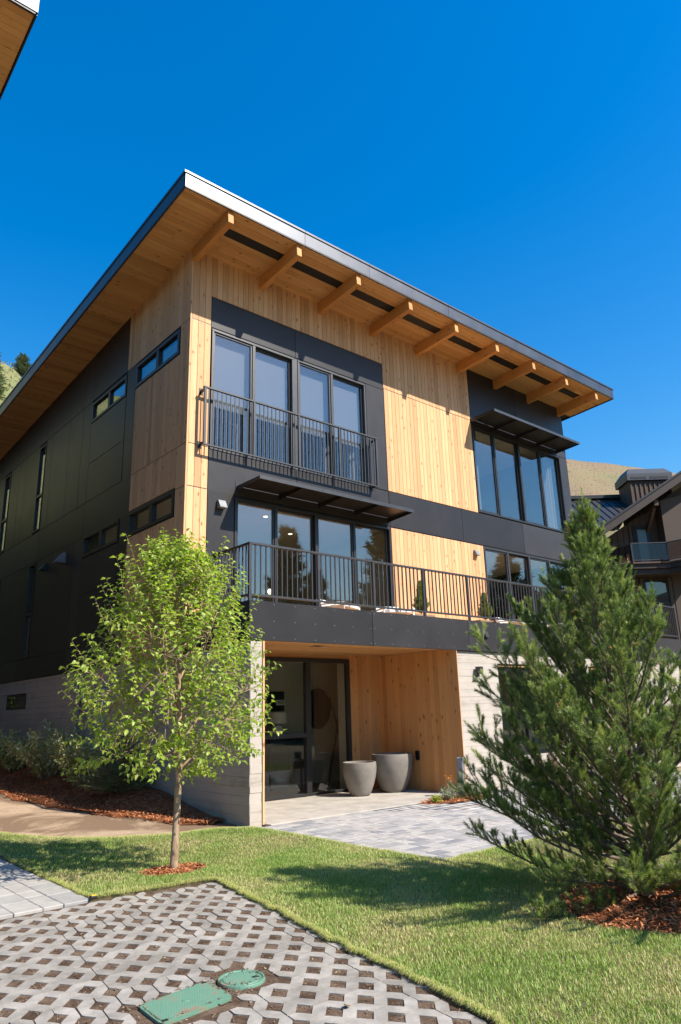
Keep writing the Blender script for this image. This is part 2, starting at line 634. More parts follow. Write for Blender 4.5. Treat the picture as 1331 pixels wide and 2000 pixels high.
for a0, a1, z0, z1 in ((0.53, 2.98, 10.50, 11.30), (2.98, 6.09, 10.50, 11.30), (5.40, 6.09, ZT2, 10.50), (0.53, 2.98, ZT3, 7.47), (2.98, 6.09, ZT3, 7.47),
                       (0.53, 1.22, 3.74, ZT3), (6.11, 9.14, ZT3 - 0.02, ZT2), (9.14, 12.18, ZT3 - 0.02, ZT2), (12.18, XR, ZT3 - 0.02, ZT2),
                       (9.95, 12.45, 10.42, 12.46), (12.45, XR, 10.42, 12.46), (14.90, XR, ZT2, 10.42), (14.95, XR, 3.74, ZT3 - 0.02)):
    panel('front', a0, a1, z0, z1)
for a0, a1, z0, z1 in ((5.90, 8.22, 10.55, 12.25), (8.22, 8.86, 10.55, 12.1), (8.86, 12.0, 10.55, 12.05), (12.0, 15.0, 10.55, 11.8), (15.0, 18.0, 10.55, 11.6), (18.0, YB, 10.55, 11.4),
                       (5.36, 5.88, ZT2, 10.55), (5.90, 8.22, 8.62, 9.84), (5.90, 8.22, ZT2, 8.62), (8.22, 8.86, ZT2, 10.55), (8.86, 9.92, ZT2, 10.55), (9.92, 11.42, ZT2, 10.55),
                       (11.42, 11.98, ZT2, 10.55), (12.64, 14.0, ZT2, 10.55), (14.0, 14.7, ZT2, 10.55), (14.7, 15.68, ZT2, 10.55), (16.42, 18.6, ZT2, 10.55), (18.6, YB, ZT2, 10.55),
                       (5.36, 8.30, ZT3, ZT2), (8.30, 12.0, ZT3, ZT2), (12.0, 16.0, ZT3, ZT2), (16.0, YB, ZT3, ZT2),
                       (5.36, 5.86, 3.56, ZT3), (5.88, 8.22, 4.92, 5.92), (5.88, 8.22, 3.56, 4.92), (8.22, 8.84, 3.56, ZT3), (8.84, 11.98, 3.56, ZT3), (12.64, 15.68, 3.56, ZT3),
                       (16.42, 19.5, 3.56, ZT3), (19.5, YB, 3.56, ZT3), (5.36, 8.84, 2.95, 3.56), (8.84, 13.0, 2.95, 3.56), (13.0, 18.0, 2.95, 3.56), (18.0, YB, 2.95, 3.56)):
    panel('left', a0, a1, z0, z1)

# ---- windows
def window(face, a0, a1, z0, z1, cuts, fwid=0.055, proud=0.03, depth=0.10, rails=(), glass='glass', inset=0.0, mull=None, label=None, metal='bronze', sash=True):
    mull = mull or fwid * 1.5
    fm = MB()
    o = (-depth, proud)
    fm.box(*fr(face, (a0, a1), o, (z1 - fwid, z1)), 0.004)
    fm.box(*fr(face, (a0, a1), o, (z0, z0 + fwid)), 0.004)
    fm.box(*fr(face, (a0, a0 + fwid), o, (z0 + fwid + 0.002, z1 - fwid - 0.002)), 0.004)
    fm.box(*fr(face, (a1 - fwid, a1), o, (z0 + fwid + 0.002, z1 - fwid - 0.002)), 0.004)
    edges = [a0 + fwid]
    for c in cuts:
        fm.box(*fr(face, (c - mull / 2, c + mull / 2), (-depth, proud - 0.006), (z0 + fwid + 0.002, z1 - fwid - 0.002)), 0.004)
        edges += [c - mull / 2, c + mull / 2]
    edges.append(a1 - fwid)
    bays = [(edges[i], edges[i + 1]) for i in range(0, len(edges), 2)]
    for b, zr in rails:
        fm.box(*fr(face, (bays[b][0] + 0.002, bays[b][1] - 0.002), (-depth, proud - 0.008), (zr - mull / 2, zr + mull / 2)), 0.004)
    w = fm.build('window', metal, house)
    if label:
        w['label'] = label
    for i, (b0, b1) in enumerate(bays):
        zs = [z0 + fwid] + [q for bb, zr in rails if bb == i for q in (zr - mull / 2, zr + mull / 2)] + [z1 - fwid]
        off = -0.03 - (0.055 if (i % 2 and sash) else 0.0)
        for k in range(0, len(zs), 2):
            if sash:
                s = MB()
                sw = 0.045
                so = (off - 0.025, off + 0.03)
                s.box(*fr(face, (b0 + .003, b1 - .003), so, (zs[k + 1] - sw, zs[k + 1] - .003)), 0.003).box(*fr(face, (b0 + .003, b1 - .003), so, (zs[k] + .003, zs[k] + sw)), 0.003)
                s.box(*fr(face, (b0 + .003, b0 + sw), so, (zs[k] + sw + .001, zs[k + 1] - sw - .001)), 0.003).box(*fr(face, (b1 - sw, b1 - .003), so, (zs[k] + sw + .001, zs[k + 1] - sw - .001)), 0.003)
                s.build('sash', metal, w)
            q = 0.03 if sash else -0.005
            tl = random.uniform(-0.0025, 0.0025)
            p = bx(w, 'pane', *fr(face, (b0 + q, b1 - q), (off - 0.006, off + 0.006), (zs[k] + q, zs[k + 1] - q)), glass)
            p.rotation_euler.z = tl
    return w

window('front', 0.55, 2.92, 7.47, 10.47, (1.72,), label='left pair of sliding doors behind the railing of the third storey', metal='metal')
window('front', 3.04, 5.38, 7.47, 10.47, (4.18,), label='right pair of sliding doors behind the railing of the third storey', metal='metal')
bx(house, 'centre_post', (2.922, 3.038), (YF - 0.012, YF + 0.15), (7.47, 10.47), 'metal', 0.003)
window('front', 1.23, 6.10, 3.74, 6.46, (2.36, 3.56, 4.80), label='wide glazing behind the long deck below a flat canopy')
window('front', 9.96, 14.88, 7.54, 10.40, (11.05, 12.40, 13.62), label='tall four-bay window at the top right under a flat canopy')
window('front', 10.05, 14.92, 3.74, 6.46, (11.24, 12.36, 13.5), label='deck sliders partly hidden by the pine', metal='metal')
window('left', 3.02, 5.32, 9.84, 10.48, (4.14,), fwid=0.09, mull=0.14, proud=0.035, sash=False)
window('left', 3.02, 5.32, 5.94, 6.55, (4.14,), fwid=0.09, mull=0.14, proud=0.035, sash=False)
window('left', 5.91, 8.19, 9.86, 10.46, (7.02,), fwid=0.08, mull=0.14, proud=0.03, sash=False)
window('left', 5.89, 8.19, 5.94, 6.53, (7.02,), fwid=0.08, mull=0.14, proud=0.03, sash=False)
for ya, yb in ((12.0, 12.62), (15.7, 16.4)):
    window('left', ya, yb, 7.55, 10.45, (), rails=((0, 8.75),), sash=False)
    window('left', ya, yb, 3.58, 6.50, (), rails=((0, 4.9),), sash=False)

# ---- thin reveals between the storeys
for z, a0, a1 in ((ZT1, 0.0, 0.53), (ZT1, 6.09, 9.94), (ZT2, 0.0, 0.53), (ZT3, 0.0, 1.22)):
    bx(house, 'reveal_trim', *fr('front', (a0, a1), (0.002, 0.016), (z - 0.007, z + 0.007)), 'bronze')
for z in (ZT1, ZT2, ZT3):
    bx(house, 'reveal_trim', *fr('left', (2.55, 5.9), (0.002, 0.016), (z - 0.007, z + 0.007)), 'bronze')
bx(house, 'corner_board', (-0.021, 0.022), (YF - 0.021, YF - 0.0005), (2.96, 12.44), 'wood_z', 0.003)

# ---- roof
rf = MB()
rf.prism([(EY + 0.03, SOF(EY + 0.03) + 0.021), (YB + 0.9, SOF(YB + 0.9) + 0.021), (YB + 0.9, SOF(YB + 0.9) + 0.33), (EY + 0.03, SOF(EY + 0.03) + 0.33)], 0, EX0 + 0.03, EX1 - 0.03)
roof = rf.build('roof', 'fascia_black', house)
def fascia(name, pieces, mat, cap=None):
    for q in pieces:
        q.build(name, mat, roof)
# front fascia in lengths with a seam between them
xs = [EX0 - 0.004, 2.05, 4.15, 7.2, 10.3, 13.3, 15.3, EX1 + 0.004]
for i in range(len(xs) - 1):
    zb = SOF(EY)
    bx(roof, 'front_fascia', (xs[i] + 0.002, xs[i + 1] - 0.002), (EY - 0.012 - 0.002 * (i % 2), EY + 0.028), (zb - 0.01, zb + 0.32), 'fascia', 0.003)
    bx(roof, 'drip_edge', (xs[i] + 0.002, xs[i + 1] - 0.002), (EY - 0.035, EY + 0.05), (zb + 0.317, zb + 0.375), 'fascia', 0.004)
bx(roof, 'edge_strip', (EX0, EX1), (EY - 0.008, EY + 0.026), (zb - 0.035, zb - 0.012), 'fascia_black')
for side, x0 in (('l', EX0), ('r', EX1)):
    s = -1 if side == 'l' else 1
    a = [(EY + 0.03, SOF(EY) - 0.01), (YB + 0.9, SOF(YB + 0.9) - 0.01), (YB + 0.9, SOF(YB + 0.9) + 0.32), (EY + 0.03, SOF(EY) + 0.32)]
    MB().prism(a, 0, x0 - s * 0.028, x0 + s * 0.012).build('rake_fascia', 'fascia', roof)
    a = [(EY - 0.03, SOF(EY) + 0.317), (YB + 0.9, SOF(YB + 0.9) + 0.317), (YB + 0.9, SOF(YB + 0.9) + 0.375), (EY - 0.03, SOF(EY) + 0.375)]
    MB().prism(a, 0, x0 - s * 0.05, x0 + s * 0.03).build('drip_edge', 'fascia', roof)
    a = [(EY + 0.03, SOF(EY) - 0.035), (YB + 0.9, SOF(YB + 0.9) - 0.035), (YB + 0.9, SOF(YB + 0.9) - 0.012), (EY + 0.03, SOF(EY) - 0.012)]
    MB().prism(a, 0, x0 - s * 0.026, x0 + s * 0.008).build('edge_strip', 'fascia_black', roof)
# soffit boards run along the front; the black strip vent lies between them
bw = 0.135
def sboard(x0, x1, y, w=None):
    w = w or bw
    o = bx(roof, 'soffit_board', (x0 + 0.001, x1 - 0.001), (y - w / 2 + 0.0015, y + w / 2 - 0.0015), (SOF(y) - 0.001, SOF(y) + 0.019), 'wood_x', 0.0025)
    o.rotation_euler.x = SL
y = EY + 0.03 + bw / 2
k = 0
while y < YF + 0.06:
    if not 1.53 < y < 1.74:
        cuts = sorted(EX0 + 0.03 + (j + random.uniform(0.1, 0.9)) * 4.3 for j in range(4))
        e = [EX0 + 0.03] + cuts + [EX1 - 0.03]
        for i in range(len(e) - 1):
            sboard(e[i], e[i + 1], y)
    else:
        sboard(EX0 + 0.03, 0.30, y)
        sboard(14.95, EX1 - 0.03, y)
        vm = bx(roof, 'vent_strip', (0.302, 14.948), (y - bw / 2, y + bw / 2), (SOF(y) + 0.006, SOF(y) + 0.018), 'black')
        vm.rotation_euler.x = SL
    y += bw
    k += 1
while y < 21.5:
    sboard(EX0 + 0.03, 0.10, y)
    y += bw
for x0, x1 in ((EX0 + 0.03, 0.1),):
    MB().prism([(y - bw / 2, SOF(y - bw / 2)), (YB + 0.8, SOF(YB + 0.8)), (YB + 0.8, SOF(YB + 0.8) + 0.018), (y - bw / 2, SOF(y - bw / 2) + 0.018)], 0, x0, x1).build('soffit_end', 'wood_x', roof)
for i in range(9):
    xc = 0.045 + 1.888 * i
    ya, yb = EY + 0.06, YF + 0.03
    ym = (ya + yb) / 2
    o = bx(roof, 'beam', (xc - 0.07, xc + 0.07), (ya, yb), (SOF(ym) - 0.325, SOF(ym) - 0.003), 'beam', 0.006)
    o.rotation_euler.x = SL
    bx(roof, 'beam_plug', (xc - 0.02, xc + 0.02), (yb - 0.19, yb - 0.15), (SOF(yb) - 0.331, SOF(yb) - 0.323), 'wood_x', 0.004)

# ---- flat metal canopies
def canopy(a0, a1, z, d):
    c = MB()
    c.box((a0 + 0.012, a1 - 0.012), (YF - d + 0.012, YF - 0.030), (z - 0.008, z))
    cp = c.build('canopy', 'bronze', house)
    bx(cp, 'front_lip', (a0, a1), (YF - d, YF - d + 0.010), (z - 0.075, z + 0.012), 'metal', 0.002)
    n = 4
    for i in range(n + 1):
        x = a0 + (a1 - a0) * i / n
        x = min(max(x, a0 + 0.006), a1 - 0.006)
        MB().prism([(YF - d + 0.011, z - 0.07), (YF - 0.016, z - 0.13), (YF - 0.016, z - 0.009), (YF - d + 0.011, z - 0.009)], 0, x - 0.006, x + 0.006).build('arm', 'bronze', cp)
        bx(cp, 'wall_plate', (x - 0.03, x + 0.03), (YF - 0.025, YF - 0.0145), (z - 0.15, z + 0.10), 'bronze', 0.002)
    return cp
canopy(1.27, 6.06, 6.74, 0.95)
canopy(9.92, 14.72, 10.62, 0.97)

# ---- railing across the third-storey sliders
def railing(name, pts, z0, z1, posts, spacing, rail=0.058, bal=0.021, foot=0.0, postw=0.058):
    rm = MB()
    for a, b in zip(pts[:-1], pts[1:]):
        d = (Vector((*b, 0)) - Vector((*a, 0))).normalized() * 0.024
        rm.obox((a[0] - d.x, a[1] - d.y, z1 - 0.02), (b[0] + d.x, b[1] + d.y, z1 - 0.02), rail, 0.04, 0.004)
        rm.obox((a[0], a[1], z0 + 0.02), (b[0], b[1], z0 + 0.02), rail * 0.8, 0.038, 0.004)
    r = rm.build(name, 'metal', house)
    for a, b in zip(pts[:-1], pts[1:]):
        a, b = Vector((*a, 0)), Vector((*b, 0))
        ln = (b - a).length
        n = max(2, round(ln / spacing))
        for i in range(1, n):
            q = a + (b - a) * i / n
            if any((q - Vector((*pp, 0))).length < spacing * 0.45 for pp in posts):
                continue
            bx(r, 'baluster', (q.x - bal / 2, q.x + bal / 2), (q.y - bal / 2, q.y + bal / 2), (z0 + 0.04, z1 - 0.041), 'metal')
    for pp in posts:
        bx(r, 'post', (pp[0] - postw / 2, pp[0] + postw / 2), (pp[1] - postw * 0.42, pp[1] + postw * 0.42), (z0 - foot, z1 - 0.042), 'metal', 0.004)
    return r
JY = YF - 0.22
jr = railing('window_railing', [(0.28, JY), (5.53, JY)], 7.44, 8.84, [(0.30, JY), (1.60, JY), (2.91, JY), (4.21, JY), (5.51, JY)], 0.115)
for zz in (7.50, 8.78):
    for x in (0.30, 5.51):
        bx(jr, 'bracket', (x - 0.02, x + 0.02), (JY + 0.026, YF - 0.022), (zz - 0.03, zz + 0.03), 'bronze', 0.003)
        bx(jr, 'wall_plate', (x - 0.05, x + 0.05), (YF - 0.028, YF - 0.0225), (zz - 0.08, zz + 0.08), 'bronze', 0.002)

# ---- deck
dk = MB()
DX0, DX1 = -0.04, 16.6
dk.box((DX0 + 0.03, DX1 - 0.03), (0.03, YF - 0.03), (3.10, 3.66))
deck = dk.build('deck', 'backing', house)
e = [DX0, 2.92, 5.905, 8.9, 11.9, 14.9, DX1]
for i in range(len(e) - 1):
    bx(deck, 'fascia_panel', (e[i] + 0.005, e[i + 1] - 0.005), (0.0, 0.029), (3.01, 3.705), 'panel', 0.002)
bx(deck, 'side_panel', (DX0, DX0 + 0.029), (0.031, YF - 0.024), (3.01, 3.705), 'panel', 0.002)
bx(deck, 'side_panel', (DX1 - 0.029, DX1), (0.031, YF + 0.6), (3.01, 3.705), 'panel', 0.002)
fx = MB()
for i in range(len(e) - 1):
    n = int((e[i + 1] - e[i] - 0.12) / 0.42)
    for k in range(n + 1):
        xk = e[i] + 0.06 + (e[i + 1] - e[i] - 0.12) * k / n
        for zk in (3.06, 3.36, 3.655):
            fx.prism([(xk + 0.009 * math.cos(q), zk + 0.009 * math.sin(q)) for q in (0, 1.05, 2.09, 3.14, 4.19, 5.24)], 1, -0.0025, 0.001)
fx.build('panel_fixings', 'zinc', deck)['kind'] = 'stuff'
n = 17
for i in range(n):
    y0 = 0.032 + i * (YF - 0.06 - 0.032) / n
    bx(deck, 'deck_board', (DX0 + 0.032, DX1 - 0.032), (y0 + 0.003, y0 + (YF - 0.092) / n - 0.003), (3.662, 3.69), 'wood_x', 0.003)
px = [0.0, 1.58, 3.04, 4.54, 6.05, 7.58, 9.08, 10.6, 12.1, 13.6, 15.1, 16.56]
railing('deck_railing', [(0.0, YF - 0.03), (0.0, 0.05), (16.56, 0.05), (16.56, YF)], 3.79, 4.77, [(x, 0.05) for x in px] + [(0.0, 1.3), (0.0, YF - 0.06), (16.56, 1.3)], 0.118, foot=0.085)
for x in (6.53,):
    sv = MB()
    sv.box((x - 0.075, x + 0.075), (-0.012, -0.001), (3.33, 3.52), 0.003)
    v = sv.build('fascia_vent', 'black', deck)
    MB().prism([(-0.055, 3.34), (-0.013, 3.34), (-0.013, 3.48)], 0, x - 0.05, x + 0.06).build('hood', 'black', v)

# ---- wall lights and vent hoods
def hood(face, a, z, s=1.0, mat='zinc'):
    h = MB()
    if face == 'front':
        h.prism([(YF - 0.022, z - 0.09 * s), (YF - 0.022, z + 0.09 * s), (YF - 0.06 * s - 0.02, z + 0.09 * s), (YF - 0.15 * s - 0.02, z - 0.07 * s), (YF - 0.15 * s - 0.02, z - 0.09 * s)], 0, a - 0.09 * s, a + 0.09 * s)
    else:
        h.prism([(-0.016, z - 0.12 * s), (-0.016, z + 0.12 * s), (-0.05 * s - 0.016, z + 0.12 * s), (-0.22 * s - 0.016, z - 0.10 * s), (-0.22 * s - 0.016, z - 0.12 * s)], 1, a - 0.12 * s, a + 0.12 * s)
    return h.build('vent_hood', mat, house)
hood('front', 0.86, 6.22)
hood('front', 9.62, 6.20, 0.9)
hood('left', 9.57, 6.18, 1.2)
hood('left', 11.1, 6.18, 0.8, 'bronze')
wl_ = MB()
wl_.box((6.07, 6.21), (-0.10, 0.018), (2.50, 2.66), 0.006).box((6.12, 6.16), (-0.03, 0.018), (2.44, 2.498), 0.004)
wl_.build('wall_lamp', 'bronze', house)

# ---- concrete base: each course of form boards stands a little proud or back
def formwall(name, face, runs, z0, z1, plane, thick, holes=()):
    b = MB()
    z = z0
    while z < z1 - 1e-4:
        zz = min(z + 0.15, z1)
        for a0, a1 in runs:
            segs = [(a0, a1)]
            for h0, h1, hz0, hz1 in holes:
                if zz > hz0 + 0.02 and z < hz1 - 0.02:
                    ns = []
                    for s0, s1 in segs:
                        if h1 <= s0 or h0 >= s1:
                            ns.append((s0, s1))
                        else:
                            if h0 > s0:
                                ns.append((s0, h0))
                            if h1 < s1:
                                ns.append((h1, s1))
                    segs = ns
            for s0, s1 in segs:
                q = s0
                while q < s1 - 1e-4:
                    qq = min(s1, q + random.uniform(1.6, 3.2))
                    if s1 - qq < 0.5:
                        qq = s1
                    d = random.uniform(-0.005, 0.005)
                    if face == 'front':
                        b.box((q, qq), (plane + d, plane + thick), (z + 0.001, zz - 0.001), 0.0025)
                    else:
                        b.box((plane + d, plane + thick), (q, qq), (z + 0.001, zz - 0.001), 0.0025)
                    q = qq
        z = zz
    return b.build(name, 'concrete', house)
formwall('concrete_pier', 'front', [(0.012, 0.25)], -0.1, 3.0, 0.02, 0.30)
formwall('concrete_side_wall', 'left', [(0.024, YB)], -0.3, 2.94, 0.006, 0.23, holes=((11.85, 13.8, 2.10, 2.55),))
formwall('concrete_front_wall', 'front', [(5.46, 16.3)], -0.1, 3.0, 0.06, 0.30, holes=((6.95, 9.2, 0.75, 2.70), (10.9, 13.2, 0.75, 2.70)))
window('left', 11.86, 13.79, 2.11, 2.54, (12.8,), fwid=0.07, mull=0.12, proud=-0.02, depth=0.16, sash=False, glass='glass_door')
for a0, a1 in ((6.97, 9.18), (10.92, 13.18)):
    w = MB()
    y0, y1 = 0.12, 0.22
    w.box((a0, a1), (y0, y1), (2.58, 2.68)).box((a0, a1), (y0, y1), (0.76, 0.84))
    for x in (a0, (a0 + a1) / 2 - 0.05, a1 - 0.09):
        w.box((x, x + 0.09), (y0 + .002, y1 - .002), (0.842, 2.578))
    w = w.build('window', 'bronze', house)
    for xa, xb in ((a0 + 0.09, (a0 + a1) / 2 - 0.05), ((a0 + a1) / 2 + 0.04, a1 - 0.09)):
        bx(w, 'pane', (xa, xb), (0.165, 0.175), (0.84, 2.58), 'glass')
    bx(w, 'timber_head', (a0 - 0.01, a1 + 0.01), (0.045, 0.19), (2.683, 2.70), 'wood_x', 0.002)

# ---- recessed entrance: larch lining, glass doors
RX0, RX1, RZ = 0.255, 5.455, 3.055
def lining(name, x, y, z, mat):
    bx(house, name, x, y, z, mat, 0.003)
n = 18
for i in range(n):
    y0, y1 = 0.022 + i * (YF - 0.024) / n, 0.022 + (i + 1) * (YF - 0.024) / n
    lining('lining_board', (RX1 - 0.02 - random.uniform(0, .0015), RX1), (y0 + 0.0015, y1 - 0.0015), (0.02, RZ - 0.003), 'lining')
    lining('lining_board', (RX0, RX0 + 0.03 + random.uniform(0, .0015)), (y0 + 0.0015, y1 - 0.0015), (0.02, RZ - 0.003), 'lining')
    lining('ceiling_board', (RX0, RX1), (y0 + 0.0015, y1 - 0.0015), (RZ, RZ + 0.02), 'wood_x')
bx(house, 'lining_end', (RX1 - 0.022, RX1 - 0.001), (-0.004, 0.0225), (0.02, 3.0), 'wood_z', 0.002)
bx(house, 'lining_end', (RX0 + 0.001, RX0 + 0.036), (-0.004, 0.0225), (0.0, 3.0), 'wood_z', 0.002)
n = 7
for i in range(n):
    w_ = (RX1 - 0.021 - 4.47) / n
    lining('lining_board', (4.47 + i * w_ + 0.0015, 4.47 + (i + 1) * w_ - 0.0015), (YF - 0.02 - random.uniform(0, .0015), YF), (0.02, RZ - 0.003), 'lining')
lining('door_head', (RX0 + 0.034, 4.468), (YF - 0.02, YF), (2.965, RZ - 0.003), 'wood_x')
bx(house, 'recess_backing', (4.47, RX1 + 0.18), (YF + 0.001, YF + 0.12), (0, 3.0), 'backing')
bx(house, 'recess_backing', (RX1 + 0.001, RX1 + 0.15), (0.362, YF - 0.001), (0, 3.0), 'backing')
bx(house, 'recess_backing', (0.24, RX0 - 0.001), (0.322, YF - 0.001), (0, 3.0), 'backing')
bx(house, 'downlight', (2.05, 2.25), (0.75, 0.95), (RZ - 0.006, RZ - 0.001), 'black', 0.002)
dm = MB()
yo = (YF - 0.06, YF + 0.05)
for a, z in (((0.30, 4.465), (2.87, 2.962)), ((0.30, 4.465), (0.02, 0.075)), ((0.30, 0.38), (0.077, 2.868)), ((4.375, 4.465), (0.077, 2.868)), ((3.14, 3.28), (0.077, 2.868)), ((1.86, 1.96), (0.077, 2.868))):
    dm.box(a, yo, z, 0.004)
dm.box((1.962, 3.138), (YF - 0.055, YF + 0.045), (1.24, 1.34), 0.004).box((0.382, 1.858), (YF - 0.055, YF + 0.045), (1.24, 1.34), 0.004)
ed = dm.build('entrance_door', 'bronze', house)
for a0, a1, z0, z1 in ((3.28, 4.375, 0.075, 2.87), (1.96, 3.14, 0.075, 1.24), (1.96, 3.14, 1.34, 2.87), (0.38, 1.86, 0.075, 1.24), (0.38, 1.86, 1.34, 2.87)):
    bx(ed, 'pane', (a0 - 0.004, a1 + 0.004), (YF - 0.006, YF + 0.006), (z0 - 0.004, z1 + 0.004), 'glass_door')
# keypad by the door, meters on the side wall
bx(house, 'doorbell_panel', (RX1 - 0.052, RX1 - 0.023), (1.28, 1.40), (0.66, 0.86), 'black', 0.012)
mt = bx(house, 'meter_cabinet', (-0.16, 0.0), (6.0, 6.8), (1.1, 2.45), 'grey_box', 0.01)
bx(mt, 'label_plate', (-0.166, -0.161), (6.15, 6.5), (1.9, 2.15), 'blue')
m2 = bx(house, 'electric_meter', (-0.10, 0.0), (7.35, 7.75), (2.2, 2.75), 'grey_box', 0.008)
MB().lathe([(0.0, -0.06), (0.09, -0.06), (0.10, 0.0), (0.10, 0.06)], 18).build('dial', 'zinc', m2, (0, 0, 0))
W_d = COL.objects[-1]
W_d.location = (-0.08, 0, 0.08)
W_d.rotation_euler.y = math.radians(90)
for yy, z0, z1 in ((7.55, 0.3, 2.2), (7.0, 0.3, 2.5), (6.4, 0.3, 1.1)):
    MB().tube([(-0.06, yy, z0), (-0.06, yy, z1)], 0.035, 10).build('conduit', 'zinc', house)

# ---- rooms behind the glass
rm = MB()
for z0, z1 in ((3.40, 3.655), (6.70, 7.40)):
    rm.box((0.24, XR - 0.22), (YF + 0.23, YB - 0.26), (z0, z1))
rm.box((0.24, XR - 0.22), (7.6, 7.75), (3.66, 6.69)).box((0.24, XR - 0.22), (7.6, 7.75), (7.41, 12.2))
rm.box((6.5, 6.62), (YF + 0.23, 7.59), (3.66, 6.69)).box((6.5, 6.62), (YF + 0.23, 7.59), (7.41, 12.0)).box((9.6, 9.72), (YF + 0.23, 7.59), (3.66, 6.69)).box((9.6, 9.72), (YF + 0.23, 7.59), (7.41, 12.0))
rm.build('room_walls', 'room_wall', house)
cl = MB()
cl.box((0.24, XR - 0.22), (YF + 0.23, 7.59), (6.60, 6.695)).box((0.24, XR - 0.22), (YF + 0.23, 7.59), (10.72, 10.80))
cl.build('room_ceiling', 'room_ceiling', house)
fl = MB()
fl.box((0.24, XR - 0.22), (YF + 0.23, 7.59), (3.66, 3.70)).box((0.24, XR - 0.22), (YF + 0.23, 7.59), (7.41, 7.44)).box((0.3, XR - 0.22), (YF + 0.13, 12), (-0.05, 0.012))
fl.build('room_floor', 'room_floor', house)
ew = MB()
ew.box((6.2, 6.3), (YF + 0.13, 4.7), (0.02, 3.1)).box((0.24, 6.3), (4.702, 4.8), (0.02, 3.1)).box((0.26, 15), (YF + 0.13, 12), (3.12, 3.2)).box((6.32, 15.1), (3.0, 3.1), (0.02, 3.1)).box((4.5, 4.72), (YF + 0.13, YF + 0.45), (0.02, 3.1))
ew.build('entrance_hall_walls', 'room_wall', house)
for a0, a1 in ((0.62, 1.66), (1.78, 2.92), (3.05, 4.12), (4.24, 5.32)):
    sh = bx(house, 'roller_shade', (a0, a1), (YF + 0.17, YF + 0.175), (8.62, 10.40), 'shade')
    bx(sh, 'hem_bar', (a0, a1), (YF + 0.16, YF + 0.185), (8.595, 8.618), 'bronze', 0.004)
# sheer curtain folds beside the panes
def curtain(x0, x1, y, z0, z1):
    n = int((x1 - x0) / 0.03)
    v, f = [], []
    for i in range(n + 1):
        x = x0 + (x1 - x0) * i / n
        yy = y + 0.035 * math.sin(i * 1.1) + 0.01 * math.sin(i * 2.7)
        v += [(x, yy, z0), (x, yy, z1)]
    for i in range(n):
        f.append((2 * i, 2 * i + 2, 2 * i + 3, 2 * i + 1))
    c = MB()
    c.add(v, f)
    c.build('curtain', 'shade', house, smooth=True)
for a in ((1.45, 1.75), (2.7, 3.25), (3.95, 4.3), (5.0, 5.35)):
    curtain(a[0], a[1], YF + 0.30, 7.46, 10.6)
curtain(10.15, 10.5, YF + 0.3, 7.46, 10.6)
curtain(14.2, 14.75, YF + 0.3, 7.46, 10.6)
for x, yy in ((3.0, 3.9), (2.2, 5.2), (4.6, 5.0), (12.0, 4.5)):
    MB().lathe([(0.0, 0), (0.04, 0), (0.05, -0.004)], 14).build('downlight', 'down', house, (0, 0, 0))
    o = COL.objects[-1]
    o.location = Vector((x, yy, 6.594)) - org(house)
# ================================================================== ground
def hz(x, y):
    """gentle rise of the ground beside the house's left wall"""
    def sm(t):
        t = min(max(t, 0.0), 1.0)
        return t * t * (3 - 2 * t)
    if x > 0.5:
        return 0.0
    return min(0.045 * max(0.0, y - 1.0), 0.7) * sm((y - 1) / 2) + 0.24 * sm((x + 1.5) / 1.2) * sm((y - 0.6) / 2.8)

def soil_mat(name, c1, c2, c3, scale=2.0, bump=0.5, st=(0.40, 0.50, 0.62)):
    m, t = mat_new(name)
    geo = t.nodes.new('ShaderNodeNewGeometry')
    p = geo.outputs['Position']
    n1 = noise(t, p, scale, 7, 0.62, 0.6)
    n2 = noise(t, p, scale * 22, 5, 0.7)
    c = ramp(t, n1, [(st[0], c1), (st[1], c2), (st[2], c3)])
    c = mixc(t, ramp(t, n2, [(0.40, 0.0), (0.75, 0.55)]), c, tuple(x * 0.55 for x in c2))
    out_bsdf(t, c, 0.95, 0, 0.15, n2, bump, 0.02)
    return m
M['dirt'] = soil_mat('bare_tan_dirt', (0.19, 0.125, 0.08), (0.33, 0.235, 0.155), (0.43, 0.315, 0.215), 0.75, 0.8, (0.47, 0.53, 0.60))
M['soil'] = soil_mat('dark_damp_soil', (0.085, 0.052, 0.033), (0.15, 0.097, 0.064), (0.21, 0.145, 0.10), 5.0, 0.9)
M['field'] = soil_mat('dry_field', (0.14, 0.13, 0.06), (0.20, 0.17, 0.09), (0.25, 0.20, 0.11), 0.2)
M['turf'] = soil_mat('turf_base', (0.10, 0.075, 0.04), (0.15, 0.12, 0.06), (0.19, 0.155, 0.08), 4.0)
M['mulch'] = soil_mat('bark_mulch', (0.20, 0.065, 0.026), (0.34, 0.12, 0.048), (0.44, 0.18, 0.08), 9.0, 1.0)

def sheet(name, poly, z, mat, zfun=None, thick=0.0, label=None, **kw):
    tris = geometry.tessellate_polygon([[Vector((p[0], p[1], 0)) for p in poly]])
    b = MB()
    b.v = [(p[0], p[1], z + (zfun(*p) if zfun else 0)) for p in poly]
    b.f = [tuple(t) for t in tris]
    n = len(poly)
    if thick:
        b.v += [(p[0], p[1], z - thick) for p in poly]
        for i in range(n):
            j = (i + 1) % n
            b.f.append((i, j, n + j, n + i))
    return b.build(name, mat, None, (0, 0, 0), **kw)

def inpoly(P, poly):
    x, y = P[:, 0], P[:, 1]
    r = np.zeros(len(P), bool)
    n = len(poly)
    for i in range(n):
        x0, y0 = poly[i]
        x1, y1 = poly[(i + 1) % n]
        c = (y0 > y) != (y1 > y)
        with np.errstate(divide='ignore', invalid='ignore'):
            xi = (x1 - x0) * (y - y0) / (y1 - y0 + 1e-12) + x0
        r ^= c & (x < xi)
    return r

